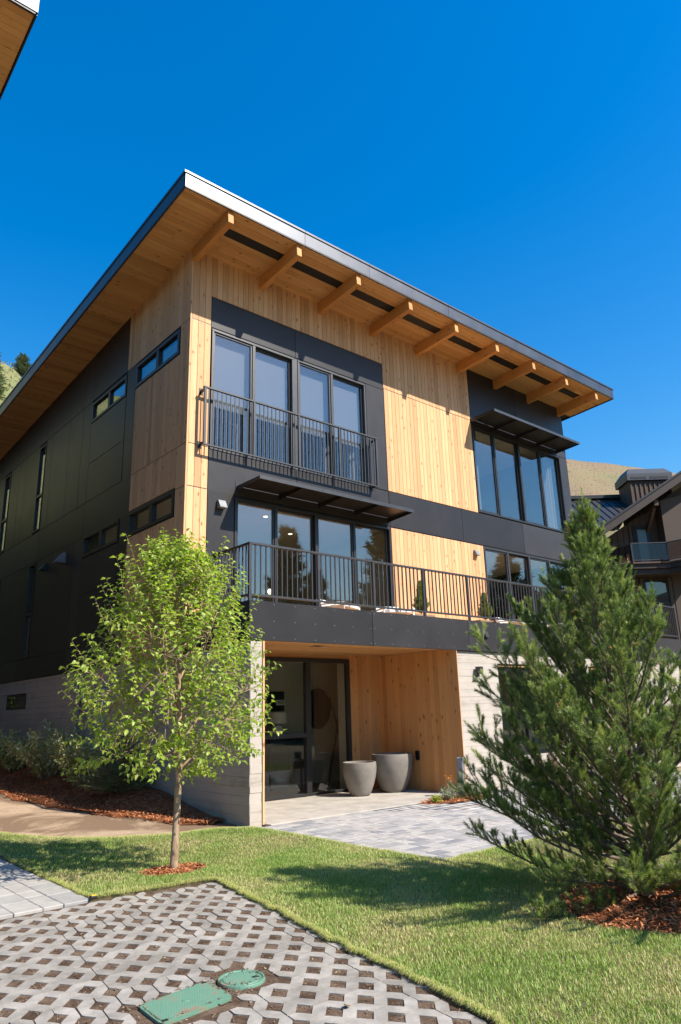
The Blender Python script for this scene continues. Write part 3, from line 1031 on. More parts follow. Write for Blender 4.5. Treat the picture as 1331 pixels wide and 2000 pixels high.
def wob(pts, amp=0.03, step=0.12, closed=False):
    out = []
    for a, b in zip(pts[:-1], pts[1:]):
        a, b = np.array(a), np.array(b)
        n = max(1, int(np.linalg.norm(b - a) / step))
        for i in range(n):
            q = a + (b - a) * i / n
            w = amp if 0 < i else amp * 0.5
            out.append((q[0] + random.uniform(-w, w), q[1] + random.uniform(-w, w)))
    out.append(tuple(pts[-1]))
    return out

sheet('ground', [(-500, -500), (500, -500), (500, 500), (-500, 500)], -0.12, 'field', kind='structure')

# bare dirt strip that climbs beside the house
gx = np.linspace(-9, 0.0, 46)
gy = np.linspace(-0.6, 40, 120)
dv, df = [], []
for yy in gy:
    for xx in gx:
        dv.append((xx, yy, -0.012 + hz(xx, yy) + 0.012 * math.sin(xx * 3.1 + yy) * math.sin(yy * 2.3)))
nx = len(gx)
for j in range(len(gy) - 1):
    for i in range(nx - 1):
        df.append((j * nx + i, j * nx + i + 1, (j + 1) * nx + i + 1, (j + 1) * nx + i))
np_obj('dirt_path', np.array(dv), np.array(df), 'dirt', smooth=True, kind='structure')

# ---- lawn
edge_dirt = wob([(-3.66, 3.2), (-3.15, 2.35), (-2.6, 1.35), (-2.15, 0.78), (-1.24, 0.24), (-0.5, 0.16), (-0.05, -0.16)], 0.03)
edge_patio = wob([(-0.05, -0.16), (-0.03, -1.4), (-0.06, -2.8), (-0.03, -4.0), (0.06, -4.19), (0.8, -4.17), (2.4, -4.22), (6.0, -4.2), (13.0, -4.2)], 0.025)
edge_out = [(13.0, -4.2), (13.0, -13.5), (-3.9, -13.5)]
edge_grid = wob([(-3.9, -13.5), (-3.5, -8.9), (-3.24, -7.5), (-3.10, -6.9), (-2.97, -6.1), (-2.86, -5.35), (-2.74, -4.9), (-2.62, -4.1), (-2.50, -3.5), (-2.40, -3.0), (-2.52, -2.90), (-3.0, -2.86), (-3.4, -2.80), (-3.72, -2.72)], 0.028, 0.09)
edge_walk = wob([(-3.72, -2.72), (-3.73, -1.5), (-3.70, -0.3), (-3.62, 0.8), (-3.66, 3.2)], 0.025)
LAWN = edge_dirt[:-1] + edge_patio[:-1] + edge_out[:-1] + edge_grid[:-1] + edge_walk[:-1]
sheet('lawn_soil', LAWN, 0.010, 'turf', zfun=hz, thick=0.075, kind='structure')
PINE = Vector((-0.10, -6.78, 0))
TREE = Vector((-2.463, -2.11, 0))
HOLES = [(TREE.x - 0.02, TREE.y - 0.05, 0.40, 0.30), (-0.10, -6.92, 1.05, 0.90)]
def grass(n, region, hmin, hmax, seed):
    g = np.random.default_rng(seed)
    x0, x1, y0, y1 = region
    P = np.column_stack((g.uniform(x0, x1, n), g.uniform(y0, y1, n)))
    keep = inpoly(P, LAWN)
    for cx, cy, rx, ry in HOLES:
        keep &= ((P[:, 0] - cx) / rx) ** 2 + ((P[:, 1] - cy) / ry) ** 2 > 1 + g.uniform(-0.12, 0.12, n)
    P = P[keep]
    # patchy growth
    patch = 0.5 + 0.5 * np.sin(P[:, 0] * 2.1 + 1.3 * np.sin(P[:, 1] * 1.7)) * np.sin(P[:, 1] * 2.6 + np.sin(P[:, 0] * 1.9))
    fine = 0.5 + 0.5 * np.sin(P[:, 0] * 9 + 2 * np.sin(P[:, 1] * 7)) * np.sin(P[:, 1] * 11 + P[:, 0])
    k = len(P)
    h = g.uniform(hmin, hmax, k) * (0.75 + 0.4 * patch + 0.15 * fine)
    a = g.uniform(0, 2 * np.pi, k)
    lean = g.uniform(0.1, 0.75, k) * h
    w = g.uniform(0.0013, 0.0027, k)
    z = 0.008 + np.array([hz(*q) for q in P]) if P[:, 1].max() > 0.7 else np.full(k, 0.008)
    dx, dy = np.cos(a), np.sin(a)
    base = np.column_stack((P, z))
    side = np.column_stack((-dy * w, dx * w, np.zeros(k)))
    mid = base + np.column_stack((dx * lean * 0.35, dy * lean * 0.35, h * 0.6))
    tip = base + np.column_stack((dx * lean, dy * lean, h * (0.95 - 0.25 * g.random(k))))
    V = np.stack((base - side, base + side, mid + side * 0.8, mid - side * 0.8, tip), 1).reshape(-1, 3)
    i = np.arange(k) * 5
    F = np.concatenate((np.stack((i, i + 1, i + 2), 1), np.stack((i, i + 2, i + 3), 1), np.stack((i + 3, i + 2, i + 4), 1)))
    t = np.clip(0.45 * patch + 0.2 * fine + g.normal(0, 0.22, k) + 0.08, 0, 1)
    return V, F, np.concatenate((t, t, t))
M['grass'] = leaf_mat('lawn_blades', [(0.0, (0.62, 0.53, 0.29)), (0.16, (0.54, 0.51, 0.21)), (0.34, (0.34, 0.435, 0.115)), (0.68, (0.225, 0.35, 0.068)), (1.0, (0.15, 0.25, 0.045))], 0.30, 0.5, 0.3)
parts = [grass(300000, (-3.9, 1.0, -9.2, -2.3), 0.018, 0.042, 1), grass(110000, (-3.9, 0.1, -2.3, 3.3), 0.017, 0.038, 2), grass(80000, (1.0, 9.0, -10.5, -4.1), 0.02, 0.045, 3), grass(30000, (-3.9, 1.0, -11.5, -9.2), 0.03, 0.06, 4)]
def edge_grass(line, n, seed, out):
    # ragged blades that hang over the cut edge of the turf
    g = np.random.default_rng(seed)
    ln_ = np.array(line)
    i = g.integers(0, len(ln_) - 1, n)
    P = ln_[i] + (ln_[i + 1] - ln_[i]) * g.random(n)[:, None]
    keep = (np.abs(P[:, 0]) < 9) & (P[:, 1] > -10)
    P = P[keep]
    k = len(P)
    tg = (ln_[i + 1] - ln_[i])[keep]
    nrm_ = np.column_stack((tg[:, 1], -tg[:, 0])) / np.maximum(np.linalg.norm(tg, axis=1), 1e-6)[:, None] * out
    P = P - nrm_ * g.uniform(0.0, 0.05, k)[:, None]
    d = nrm_ + g.normal(0, .5, (k, 2))
    h = g.uniform(.012, .04, k)
    z = 0.004 + np.array([hz(*q) for q in P])
    base = np.column_stack((P, z))
    w = g.uniform(.0012, .0025, k)
    dn = d / np.maximum(np.linalg.norm(d, axis=1), 1e-6)[:, None]
    side = np.column_stack((-dn[:, 1] * w, dn[:, 0] * w, np.zeros(k)))
    le = g.uniform(.01, .045, k)[:, None]
    mid = base + np.column_stack((dn * le * .6, h))
    tip = base + np.column_stack((dn * le * 1.25, h * g.uniform(-.1, .9, k)))
    V = np.stack((base - side, base + side, mid + side * .8, mid - side * .8, tip), 1).reshape(-1, 3)
    q = np.arange(k) * 5
    F = np.concatenate((np.stack((q, q + 1, q + 2), 1), np.stack((q, q + 2, q + 3), 1), np.stack((q + 3, q + 2, q + 4), 1)))
    t = np.clip(g.normal(.22, .22, k), 0, 1)
    return V, F, np.concatenate((t, t, t))
parts += [edge_grass(edge_grid, 26000, 51, -1), edge_grass(edge_walk, 9000, 52, -1), edge_grass(edge_dirt, 9000, 53, -1), edge_grass(edge_patio, 16000, 54, -1)]
off, VV, FF, TT = 0, [], [], []
for V, F, t in parts:
    VV.append(V); FF.append(F + off); TT.append(t); off += len(V)
np_obj('lawn_grass', np.concatenate(VV), np.concatenate(FF), 'grass', tint=np.concatenate(TT), kind='stuff', label='short green lawn with yellowed patches in front of the house', category='grass')

# ---- paver materials
def paver_mat(name, stops, var=0.12):
    m, t = mat_new(name)
    a = t.nodes.new('ShaderNodeAttribute')
    a.attribute_name = 'tint'
    f = math_n(t, 'FRACT', math_n(t, 'ADD', rand_out(t), a.outputs['Fac']))
    c = ramp(t, f, stops)
    geo = t.nodes.new('ShaderNodeNewGeometry')
    n1 = noise(t, geo.outputs['Position'], 5, 6, 0.65)
    n2 = noise(t, geo.outputs['Position'], 90, 4, 0.6)
    sh = ramp(t, n1, [(0.3, 1 - var * 1.6), (0.7, 1 + var)])
    c = mixc(t, 1.0, c, sh, 'MULTIPLY')
    c = mixc(t, ramp(t, n2, [(0.5, 0), (0.8, 0.35)]), c, (0.2, 0.18, 0.15))
    out_bsdf(t, c, 0.85, 0, 0.25, n2, 0.35, 0.004)
    return m
M['paver'] = paver_mat('grey_blend_pavers', [(0.0, (0.33, 0.312, 0.296)), (0.22, (0.40, 0.37, 0.34)), (0.45, (0.27, 0.264, 0.265)), (0.62, (0.43, 0.40, 0.366)), (0.8, (0.215, 0.216, 0.228)), (1.0, (0.375, 0.34, 0.305))])
M['walk_paver'] = paver_mat('pale_walk_pavers', [(0.0, (0.33, 0.31, 0.285)), (0.5, (0.41, 0.385, 0.35)), (1.0, (0.29, 0.28, 0.265))])
M['grid'] = paver_mat('grey_grid_pavers', [(0.0, (0.235, 0.214, 0.187)), (0.35, (0.29, 0.266, 0.235)), (0.6, (0.34, 0.313, 0.277)), (1.0, (0.265, 0.242, 0.212))], 0.24)
M['sand'] = soil_mat('joint_sand', (0.18, 0.14, 0.10), (0.26, 0.21, 0.16), (0.30, 0.25, 0.19), 6.0)

# ---- entrance slab
sl = MB()
sl.box((0.292, 5.43), (-0.19, YF - 0.07), (-0.06, 0.018), 0.006)
sl.build('entrance_slab', 'slab', None, kind='structure')

# ---- patio pavers
patio = sheet('patio', [(-0.04, -4.2), (13, -4.2), (13, 0.04), (-0.04, 0.04)], -0.030, 'sand', kind='structure')
pv = []
y = -0.195
rr = random.Random(5)
while y > -4.15:
    h = rr.choice((0.16, 0.16, 0.24, 0.24, 0.20))
    h = min(h, y + 4.17)
    if h < 0.08:
        break
    x = -0.02 - rr.uniform(0, 0.01)
    first = True
    while x < 12.8:
        w = rr.choice((0.16, 0.24, 0.24, 0.32, 0.32, 0.40))
        if first:
            w = rr.uniform(0.12, 0.36); first = False
        pv.append((x, x + w, y - h, y))
        x += w
    y -= h
for i in range(24):                       # the strip right of the slab
    x = 5.45 + i * 0.32
    pv.append((x, x + 0.32, -0.193, 0.0))
bed_c, bed_r = (4.75, -0.30), (0.95, 0.42)
pv = [q for q in pv if (((q[0] + q[1]) / 2 - bed_c[0]) / bed_r[0]) ** 2 + (((q[2] + q[3]) / 2 - bed_c[1]) / bed_r[1]) ** 2 > 1]
pv.sort(key=lambda q: (q[0] - CAM[0]) ** 2 + (q[2] - CAM[1]) ** 2)
for q in pv[:300]:
    dz = rr.uniform(-0.0018, 0.0018)
    bx(patio, 'paver', (q[0] + 0.003, q[1] - 0.003), (q[2] + 0.003, q[3] - 0.003), (-0.04, 0.001 + dz), 'paver', 0.005)
PV, PF, PT = [], [], []
for q in pv[300:]:
    v, f = box_data(q[1] - q[0] - 0.006, q[3] - q[2] - 0.006, 0.041)
    b = len(PV)
    PV += [(p[0] + (q[0] + q[1]) / 2, p[1] + (q[2] + q[3]) / 2, p[2] - 0.0195) for p in v]
    PF += [tuple(i + b for i in ff) for ff in f]
    PT += [rr.random()] * 6
np_obj('far_pavers', np.array(PV), np.array(PF), 'paver', parent=patio, tint=PT, kind='stuff')

# ---- walk on the left
walk = sheet('walkway', [(-8.5, -2.82), (-3.70, -2.76), (-3.60, 3.3), (-8.5, 3.3)], -0.004, 'sand', kind='structure')
x = -3.735
cols = []
while x > -7.2:
    w = rr.choice((0.20, 0.27, 0.27, 0.34))
    cols.append((x - w, x))
    x -= w
for x0, x1 in cols:
    y = -2.80 + rr.uniform(-0.0, 0.02)
    first = True
    while y < 3.0:
        l = rr.choice((0.27, 0.34, 0.40, 0.54))
        if first:
            l = rr.uniform(0.15, 0.5); first = False
        bx(walk, 'paver', (x0 + 0.003, x1 - 0.003), (y + 0.003, y + l - 0.003), (-0.05, 0.012 + rr.uniform(-.0015, .0015)), 'walk_paver', 0.006)
        y += l

# ---- grid pavers with soil cells
cell_soil = sheet('paving_soil', [(-9, -2.84), (-3.74, -2.80), (-2.45, -2.94), (-2.36, -3.0), (-2.60, -4.1), (-2.84, -5.35), (-3.2, -7.45), (-3.6, -13), (-9, -13)], -0.013, 'soil', kind='structure')
GA, GB, G0 = np.array((0.262, 0.004)), np.array((0.050, 0.330)), np.array((-3.718, -4.647))
HH = 0.277
def lat(a, b):
    return G0 + GA * a + GB * b
GRID = [(-7.6, -2.88), (-3.74, -2.86), (-2.42, -2.98), (-2.60, -4.1), (-2.71, -4.9), (-2.84, -5.35), (-2.95, -6.1), (-3.08, -6.9), (-3.22, -7.5), (-3.48, -8.9), (-3.6, -9.6), (-7.6, -9.6)]
LIDR = [(-4.60, -5.70), (-4.06, -5.62), (-4.08, -6.00), (-4.62, -6.06)]
LIDR_BIG = [(-4.66, -5.64), (-4.00, -5.56), (-4.02, -6.05), (-4.68, -6.12)]
LIDC = (-3.865, -5.755, 0.165)
def seg_ok(p):
    q = np.array([p])
    return bool(inpoly(q, GRID)[0]) and not inpoly(q, LIDR_BIG)[0] and math.hypot(p[0] - LIDC[0], p[1] - LIDC[1]) > 0.235
def strip_outline(a0, a1, ph, g=0.018):
    br = sorted({a0 + g * .8, a1 - g * .8} | {q for k in range(int(a0) - 1, int(a1) + 2) for q in (k + ph, k + ph - HH, k + ph + HH, k + ph + .5, k + ph + .5 - HH, k + ph + .5 + HH) if a0 + g < q < a1 - g})
    lo = lambda a: max(g, HH - abs((a - ph + 0.5) % 1 - 0.5))
    hi = lambda a: 0.5 - max(g, HH - abs((a - ph) % 1 - 0.5))
    return [(a, lo(a)) for a in br] + [(a, hi(a)) for a in reversed(br)]
def strip_mesh(pieces, orient):
    """pieces: outlines in lattice units relative to the block corner"""
    bm = bmesh.new()
    for out in pieces:
        vs = []
        for a, b in out:
            if orient:
                a, b = b, a
            p = GA * a + GB * b
            vs.append(bm.verts.new((p[0], p[1], 0.0)))
        if orient:
            vs.reverse()
        f = bm.faces.new(vs)
        r = bmesh.ops.inset_region(bm, faces=[f], thickness=0.005, depth=0.0)
        for v in vs:
            v.co.z = -0.006
        bo = [bm.verts.new((v.co.x, v.co.y, -0.045)) for v in vs]
        for i in range(len(vs)):
            j = (i + 1) % len(vs)
            bm.faces.new((vs[j], vs[i], bo[i], bo[j]))
    bmesh.ops.recalc_face_normals(bm, faces=bm.faces)
    me = bpy.data.meshes.new('grid_paver')
    bm.to_mesh(me)
    bm.free()
    me.materials.append(M['grid'])
    return me
SH = {}
rg = random.Random(3)
for bi in range(-6, 4):
    for bj in range(-9, 4):
        orient = rg.random() < 0.42
        for s in range(6 if orient else 4):
            ph = 0.0 if s % 2 == 0 else 0.5
            ln = 2 if orient else 3
            segs = []
            for q in range(ln * 2):
                a_, b_ = q / 2 + 0.25, s / 2 + 0.25
                if orient:
                    a_, b_ = b_, a_
                segs.append(seg_ok(lat(bi * 3 + a_, bj * 2 + b_)))
            if not any(segs):
                continue
            runs, q = [], 0
            while q < len(segs):
                if segs[q]:
                    e = q
                    while e + 1 < len(segs) and segs[e + 1]:
                        e += 1
                    runs.append((q / 2, (e + 1) / 2))
                    q = e + 1
                else:
                    q += 1
            key = (orient, ph, tuple(runs))
            if key not in SH:
                SH[key] = strip_mesh([strip_outline(r0, r1, ph) for r0, r1 in runs], orient)
            o = bpy.data.objects.new('grid_paver', SH[key])
            p = lat(bi * 3 + (s / 2 if orient else 0), bj * 2 + (0 if orient else s / 2))
            put(o, cell_soil, (p[0], p[1], rg.uniform(-0.0015, 0.0015)))
            o.rotation_euler = (rg.gauss(0, 0.0012), rg.gauss(0, 0.0012), rg.gauss(0, 0.003))

# ---- green valve-box lids
def lid_mat():
    m, t = mat_new('green_plastic_lid')
    v = coords(t)
    tc = t.nodes.new('ShaderNodeTexCoord')
    n = noise(t, v, 7, 6, 0.65)
    ck = t.nodes.new('ShaderNodeTexChecker')
    ck.inputs['Scale'].default_value = 90
    mp = t.nodes.new('ShaderNodeMapping')
    mp.inputs['Rotation'].default_value = (0, 0, 0.78)
    L(t, tc.outputs['Object'], mp.inputs[0])
    L(t, mp.outputs[0], ck.inputs['Vector'])
    c = mixc(t, n, (0.085, 0.19, 0.13), (0.145, 0.275, 0.195))
    c = mixc(t, ramp(t, n, [(0.56, 0.0), (0.62, 0.8)]), c, (0.24, 0.165, 0.11))
    out_bsdf(t, c, 0.55, 0, 0.4, ck.outputs['Fac'], 0.5, 0.003)
    return m
M['lid'] = lid_mat()
lid = MB()
def rpoly(c4, r, k=5):
    out = []
    n = len(c4)
    for i in range(n):
        p = Vector((*c4[i], 0)); a = (Vector((*c4[i - 1], 0)) - p).normalized() * r; b = (Vector((*c4[(i + 1) % n], 0)) - p).normalized() * r
        for q in range(k + 1):
            t = q / k
            s = (p + a) * (1 - t) ** 2 + p * 2 * t * (1 - t) + (p + b) * t * t
            out.append((s.x, s.y))
    return out
lid.prism(rpoly(LIDR, 0.05), 2, -0.05, 0.006)
cen = sum((Vector((*q, 0)) for q in LIDR), Vector()) / 4
inner = [tuple((Vector((*q, 0)) * 0.93 + cen * 0.07).xy) for q in rpoly(LIDR, 0.05)]
vb = lid.build('valve_box_lid', 'lid', None, label='rectangular green plastic valve-box lid set among the grid pavers', category='lid')
MB().prism(inner, 2, 0.0062, 0.009).build('raised_panel', 'lid', vb)
rib = MB()
ux, uy = Vector((*LIDR[1], 0)) - Vector((*LIDR[0], 0)), Vector((*LIDR[3], 0)) - Vector((*LIDR[0], 0))
o0 = Vector((*LIDR[0], 0))
for i in range(2, 25):
    for j in range(2, 17):
        q = o0 + ux * (i + .5 * (j % 2)) / 27 + uy * j / 18.5
        rib.add([(q.x - .0065, q.y, .0088), (q.x, q.y - .0065, .0088), (q.x + .0065, q.y, .0088), (q.x, q.y + .0065, .0088), (q.x, q.y, .0115)], [(0, 1, 4), (1, 2, 4), (2, 3, 4), (3, 0, 4)])
rib.build('grip_studs', 'lid', vb)['kind'] = 'stuff'
MB().lathe([(0.0, .0125), (.022, .0125), (.026, .0090)], 18, (cen.x, cen.y, 0)).build('centre_boss', 'lid', vb)
for q in (LIDR[1], LIDR[3]):
    p = Vector((*q, 0)) * 0.86 + cen * 0.14
    bx(vb, 'finger_slot', (p.x - 0.018, p.x + 0.018), (p.y - 0.012, p.y + 0.012), (0.0085, 0.0105), 'black')
rl = MB().lathe([(0.0, 0.016), (0.125, 0.016), (0.13, 0.011), (0.142, 0.011), (0.148, 0.018), (0.160, 0.018), (0.165, 0.010), (0.165, -0.05)], 40).build('valve_box_lid', 'lid', None, (0, 0, 0), smooth='auto', label='round green plastic valve-box lid beside the rectangular one', category='lid')
rl.location = (LIDC[0], LIDC[1], -0.010)
bx(rl, 'finger_slot', (0.06, 0.10), (-0.06, -0.03), (0.0155, 0.0175), 'black')

rb2 = MB()
for i in range(-9, 10):
    for j in range(-9, 10):
        a_, b_ = (i + .5 * (j % 2)) * .0135, j * .0125
        if a_ * a_ + b_ * b_ < .116 ** 2:
            rb2.add([(a_ - .005, b_, .0158), (a_, b_ - .005, .0158), (a_ + .005, b_, .0158), (a_, b_ + .005, .0158), (a_, b_, .0185)], [(0, 1, 4), (1, 2, 4), (2, 3, 4), (3, 0, 4)])
o = rb2.build('grip_studs', 'lid', rl, (0, 0, 0))
o['kind'] = 'stuff'
o.location = (0, 0, 0)

# ---- mulch: mounds with loose chips
M['chips'] = leaf_mat('bark_chips', [(0.0, (0.16, 0.052, 0.02)), (0.4, (0.34, 0.115, 0.045)), (0.8, (0.50, 0.20, 0.085)), (1.0, (0.58, 0.31, 0.16))], 0.0, 0.85, 0.2)
def chips(name, P, smin, smax, mat='chips', wf=(0.16, 0.3), lift=0.012, parent=None, **kw):
    k = len(P)
    g = RNG
    ln = g.uniform(smin, smax, k) / 2
    w = ln * g.uniform(wf[0], wf[1], k)
    a = g.uniform(0, 2 * np.pi, k)
    tl = g.normal(0, 0.35, k)
    d = np.column_stack((np.cos(a) * np.cos(tl), np.sin(a) * np.cos(tl), np.sin(tl)))
    s = np.column_stack((-np.sin(a), np.cos(a), g.normal(0, 0.4, k)))
    s /= np.linalg.norm(s, axis=1)[:, None]
    P = P + np.column_stack((np.zeros(k), np.zeros(k), g.uniform(0, lift, k)))
    D, S = d * ln[:, None], s * w[:, None]
    V = np.stack((P - D - S * .6, P + D * .8 - S, P + D + S * .5, P - D * .8 + S), 1).reshape(-1, 3)
    F = np.arange(k * 4).reshape(-1, 4)
    return np_obj(name, V, F, mat, tint=g.random(k), parent=parent, **kw)
def mound(name, cx, cy, rx, ry, h, n, label):
    v, f = [(cx, cy, h)], []
    K, R = 36, 6
    for r in range(1, R + 1):
        t = r / R
        for k in range(K):
            a = 2 * math.pi * k / K
            wv = 1 + 0.06 * math.sin(3 * a + cx) + 0.04 * math.sin(7 * a)
            v.append((cx + rx * wv * t * math.cos(a), cy + ry * wv * t * math.sin(a), 0.005 + h * (1 - t * t) + random.uniform(-.006, .006)))
    for k in range(K):
        f.append((0, 1 + k, 1 + (k + 1) % K))
        for r in range(1, R):
            a, b = 1 + (r - 1) * K + k, 1 + (r - 1) * K + (k + 1) % K
            f.append((a, a + K, b + K, b))
    mo = MB().add(v, f).build(name, 'mulch', None, (cx, cy, 0), smooth=True, label=label, category='mulch', kind='stuff')
    a = RNG.uniform(0, 2 * np.pi, n); r = np.sqrt(RNG.random(n)) * RNG.uniform(0.9, 1.06, n)
    P = np.column_stack((cx + rx * r * np.cos(a), cy + ry * r * np.sin(a), 0.012 + h * np.clip(1 - r * r, 0, 1)))
    c = chips('bark_chips', P, 0.03, 0.075, parent=mo, loc=(cx, cy, 0))
    c['kind'] = 'stuff'
    return mo
mound('tree_mulch', TREE.x - 0.02, TREE.y - 0.05, 0.41, 0.31, 0.012, 650, 'ring of red bark mulch round the slim leafy tree')
mound('pine_mulch', -0.10, -6.92, 1.05, 0.90, 0.05, 4200, 'wide ring of red bark mulch under the pine')
mound('flower_bed_mulch', bed_c[0], bed_c[1], 0.95, 0.42, 0.03, 900, 'small patch of red mulch under the flowers by the patio')
# bed along the house wall
bed = [(-0.02, 0.75), (-0.35, 0.70), (-0.62, 1.3), (-0.85, 2.3), (-0.95, 3.4), (-1.25, 4.6), (-1.55, 6.0), (-1.5, 8.0), (-1.45, 11.0), (-1.5, 16.0), (-0.02, 16.0)]
bed = wob(bed, 0.05, 0.3)
K = 26
bv, bf = [], []
ys = np.linspace(0.72, 16, 120)
for j, yy in enumerate(ys):
    xe = np.interp(yy, [0.72, 1.3, 2.3, 3.4, 4.6, 6.0, 8.0, 11.0, 16.0], [-0.30, -0.75, -1.15, -1.45, -1.75, -1.95, -1.9, -1.6, -1.6]) + 0.05 * math.sin(yy * 4.1) + 0.03 * math.sin(yy * 9.7)
    for i in range(12):
        t = i / 11
        bv.append((xe * t, yy, hz(xe * t, yy) + 0.055 * (1 - t ** 4) - 0.002 + random.uniform(-.006, .006)))
for j in range(len(ys) - 1):
    for i in range(11):
        bf.append((j * 12 + i, (j + 1) * 12 + i, (j + 1) * 12 + i + 1, j * 12 + i + 1))
wm = np_obj('wall_bed_mulch', np.array(bv), np.array(bf), 'mulch', smooth=True, kind='stuff', label='long bed of red bark mulch along the foot of the concrete side wall', category='mulch')
n = 9500
yy = RNG.uniform(0.75, 12, n)
xx = -np.sqrt(RNG.random(n)) * np.interp(yy, [0.72, 1.3, 2.3, 3.4, 4.6, 6.0, 8.0, 16.0], [0.33, 0.8, 1.2, 1.5, 1.8, 2.0, 1.9, 1.6])
chips('bark_chips', np.column_stack((xx, yy, np.array([hz(a, b) for a, b in zip(xx, yy)]) + 0.048)), 0.03, 0.08, parent=wm)['kind'] = 'stuff'
# crumbs, straw and dead clippings on the paving
M['straw'] = leaf_mat('straw_bits', [(0.0, (0.20, 0.14, 0.08)), (0.5, (0.42, 0.33, 0.17)), (1.0, (0.55, 0.45, 0.25))], 0.0, 0.9, 0.2)
M['crumb'] = leaf_mat('soil_crumb', [(0.0, (0.07, 0.045, 0.03)), (0.7, (0.17, 0.115, 0.078)), (0.92, (0.24, 0.18, 0.12)), (1.0, (0.42, 0.33, 0.18))], 0.0, 0.95, 0.1)
n = 7000
P = np.column_stack((RNG.uniform(-6, -2.4, n), RNG.uniform(-8.5, -2.9, n)))
P = P[inpoly(P, GRID)]
# more litter beside the lawn edge
ed = np.array(edge_grid)
dd = np.array([np.min(np.hypot(ed[:, 0] - q[0], ed[:, 1] - q[1])) for q in P])
P = P[RNG.random(len(P)) < 0.10 + 0.9 * np.exp(-dd / 0.35)]
cen_h = []
chips('straw_litter', np.column_stack((P, np.full(len(P), 0.003))), 0.012, 0.045, 'straw', (0.025, 0.05), 0.004, kind='stuff', label='dry straw and clippings strewn over the grid pavers', category='litter')
hl = []
for _ in range(420):
    a_ = rg.uniform(0, 6.283)
    if rg.random() < .45:
        r_ = rg.uniform(.10, .24)
        hl.append((LIDC[0] + r_ * math.cos(a_), LIDC[1] + r_ * math.sin(a_), .006 if r_ < .16 else -.006))
    else:
        s_, t_ = rg.choice(((rg.uniform(-.1, 1.1), rg.choice((-.12, .04, .96, 1.12))), (rg.choice((-.1, .03, .97, 1.1)), rg.uniform(-.1, 1.1))))
        q = o0 + ux * s_ + uy * t_
        hl.append((q.x, q.y, .009 if 0 < s_ < 1 and 0 < t_ < 1 else -.006))
for i in range(-12, 12):
    for j in range(-18, 12):
        for d in (0, 0.5):
            p = lat(i + d, j + d)
            if inpoly(np.array([p]), GRID)[0]:
                for _ in range(16):
                    a, b = rg.uniform(-.2, .2), rg.uniform(-.2, .2)
                    if abs(a) + abs(b) < 0.24:
                        q = p + GA * a + GB * b
                        hl.append((q[0], q[1], -0.009))
chips('soil_crumbs', np.array(hl), 0.006, 0.022, 'crumb', (0.15, 0.7), 0.008, kind='stuff', label='crumbs and straw lying in the soil cells of the grid pavers', category='litter')
# ================================================================== plants
def bark_mat(name, c1, c2, c3=None, rings=0.0):
    m, t = mat_new(name)
    v = coords(t, (14, 14, 5), rnd=False)
    n = noise(t, v, 1.2, 6, 0.65, 0.5)
    c = ramp(t, n, [(0.3, c1), (0.6, c2), (0.8, c3 or c2)])
    out_bsdf(t, c, 0.85, 0, 0.2, n, 0.7, 0.01)
    return m
M['bark'] = bark_mat('young_tree_bark', (0.19, 0.125, 0.08), (0.40, 0.28, 0.18), (0.52, 0.39, 0.25))
M['pine_bark'] = bark_mat('pine_bark', (0.09, 0.065, 0.05), (0.20, 0.15, 0.115), (0.28, 0.21, 0.16))
M['candle'] = plain('orange_pine_buds', (0.42, 0.19, 0.07), 0.7)
M['leaf'] = leaf_mat('broad_leaf', [(0.0, (0.17, 0.27, 0.036)), (0.45, (0.31, 0.43, 0.06)), (0.8, (0.44, 0.53, 0.10)), (1.0, (0.56, 0.60, 0.21))], 0.48, 0.38, 0.5)
M['needle'] = leaf_mat('pine_needle', [(0.0, (0.05, 0.08, 0.026)), (0.35, (0.13, 0.20, 0.05)), (0.7, (0.255, 0.345, 0.08)), (1.0, (0.47, 0.51, 0.155))], 0.2, 0.42, 0.5)
M['spruce'] = leaf_mat('spruce_needle', [(0.0, (0.045, 0.07, 0.03)), (0.5, (0.09, 0.125, 0.045)), (1.0, (0.17, 0.20, 0.075))], 0.12, 0.6, 0.3)
M['shrub'] = leaf_mat('variegated_leaf', [(0.0, (0.28, 0.30, 0.09)), (0.5, (0.44, 0.45, 0.17)), (0.82, (0.56, 0.55, 0.28)), (1.0, (0.75, 0.73, 0.52))], 0.25, 0.5, 0.3)
M['plum'] = leaf_mat('burgundy_leaf', [(0.0, (0.05, 0.012, 0.016)), (0.6, (0.13, 0.03, 0.035)), (1.0, (0.24, 0.07, 0.06))], 0.25, 0.5, 0.3)
M['sage_leaf'] = leaf_mat('grey_green_leaf', [(0.0, (0.13, 0.17, 0.10)), (0.6, (0.24, 0.29, 0.19)), (1.0, (0.36, 0.40, 0.29))], 0.2, 0.6, 0.3)
M['lime'] = leaf_mat('lime_leaf', [(0.0, (0.16, 0.22, 0.03)), (0.5, (0.30, 0.36, 0.05)), (1.0, (0.50, 0.52, 0.06))], 0.3, 0.5, 0.3)
M['thuja'] = leaf_mat('thuja_spray', [(0.0, (0.12, 0.17, 0.03)), (0.5, (0.25, 0.30, 0.05)), (1.0, (0.42, 0.42, 0.08))], 0.2, 0.6, 0.3)
M['petal'] = leaf_mat('orange_petal', [(0.0, (0.62, 0.16, 0.01)), (1.0, (0.80, 0.36, 0.02))], 0.3, 0.6, 0.3)
M['hill'] = None

def norm(a):
    return a / np.maximum(np.linalg.norm(a, axis=1), 1e-9)[:, None]

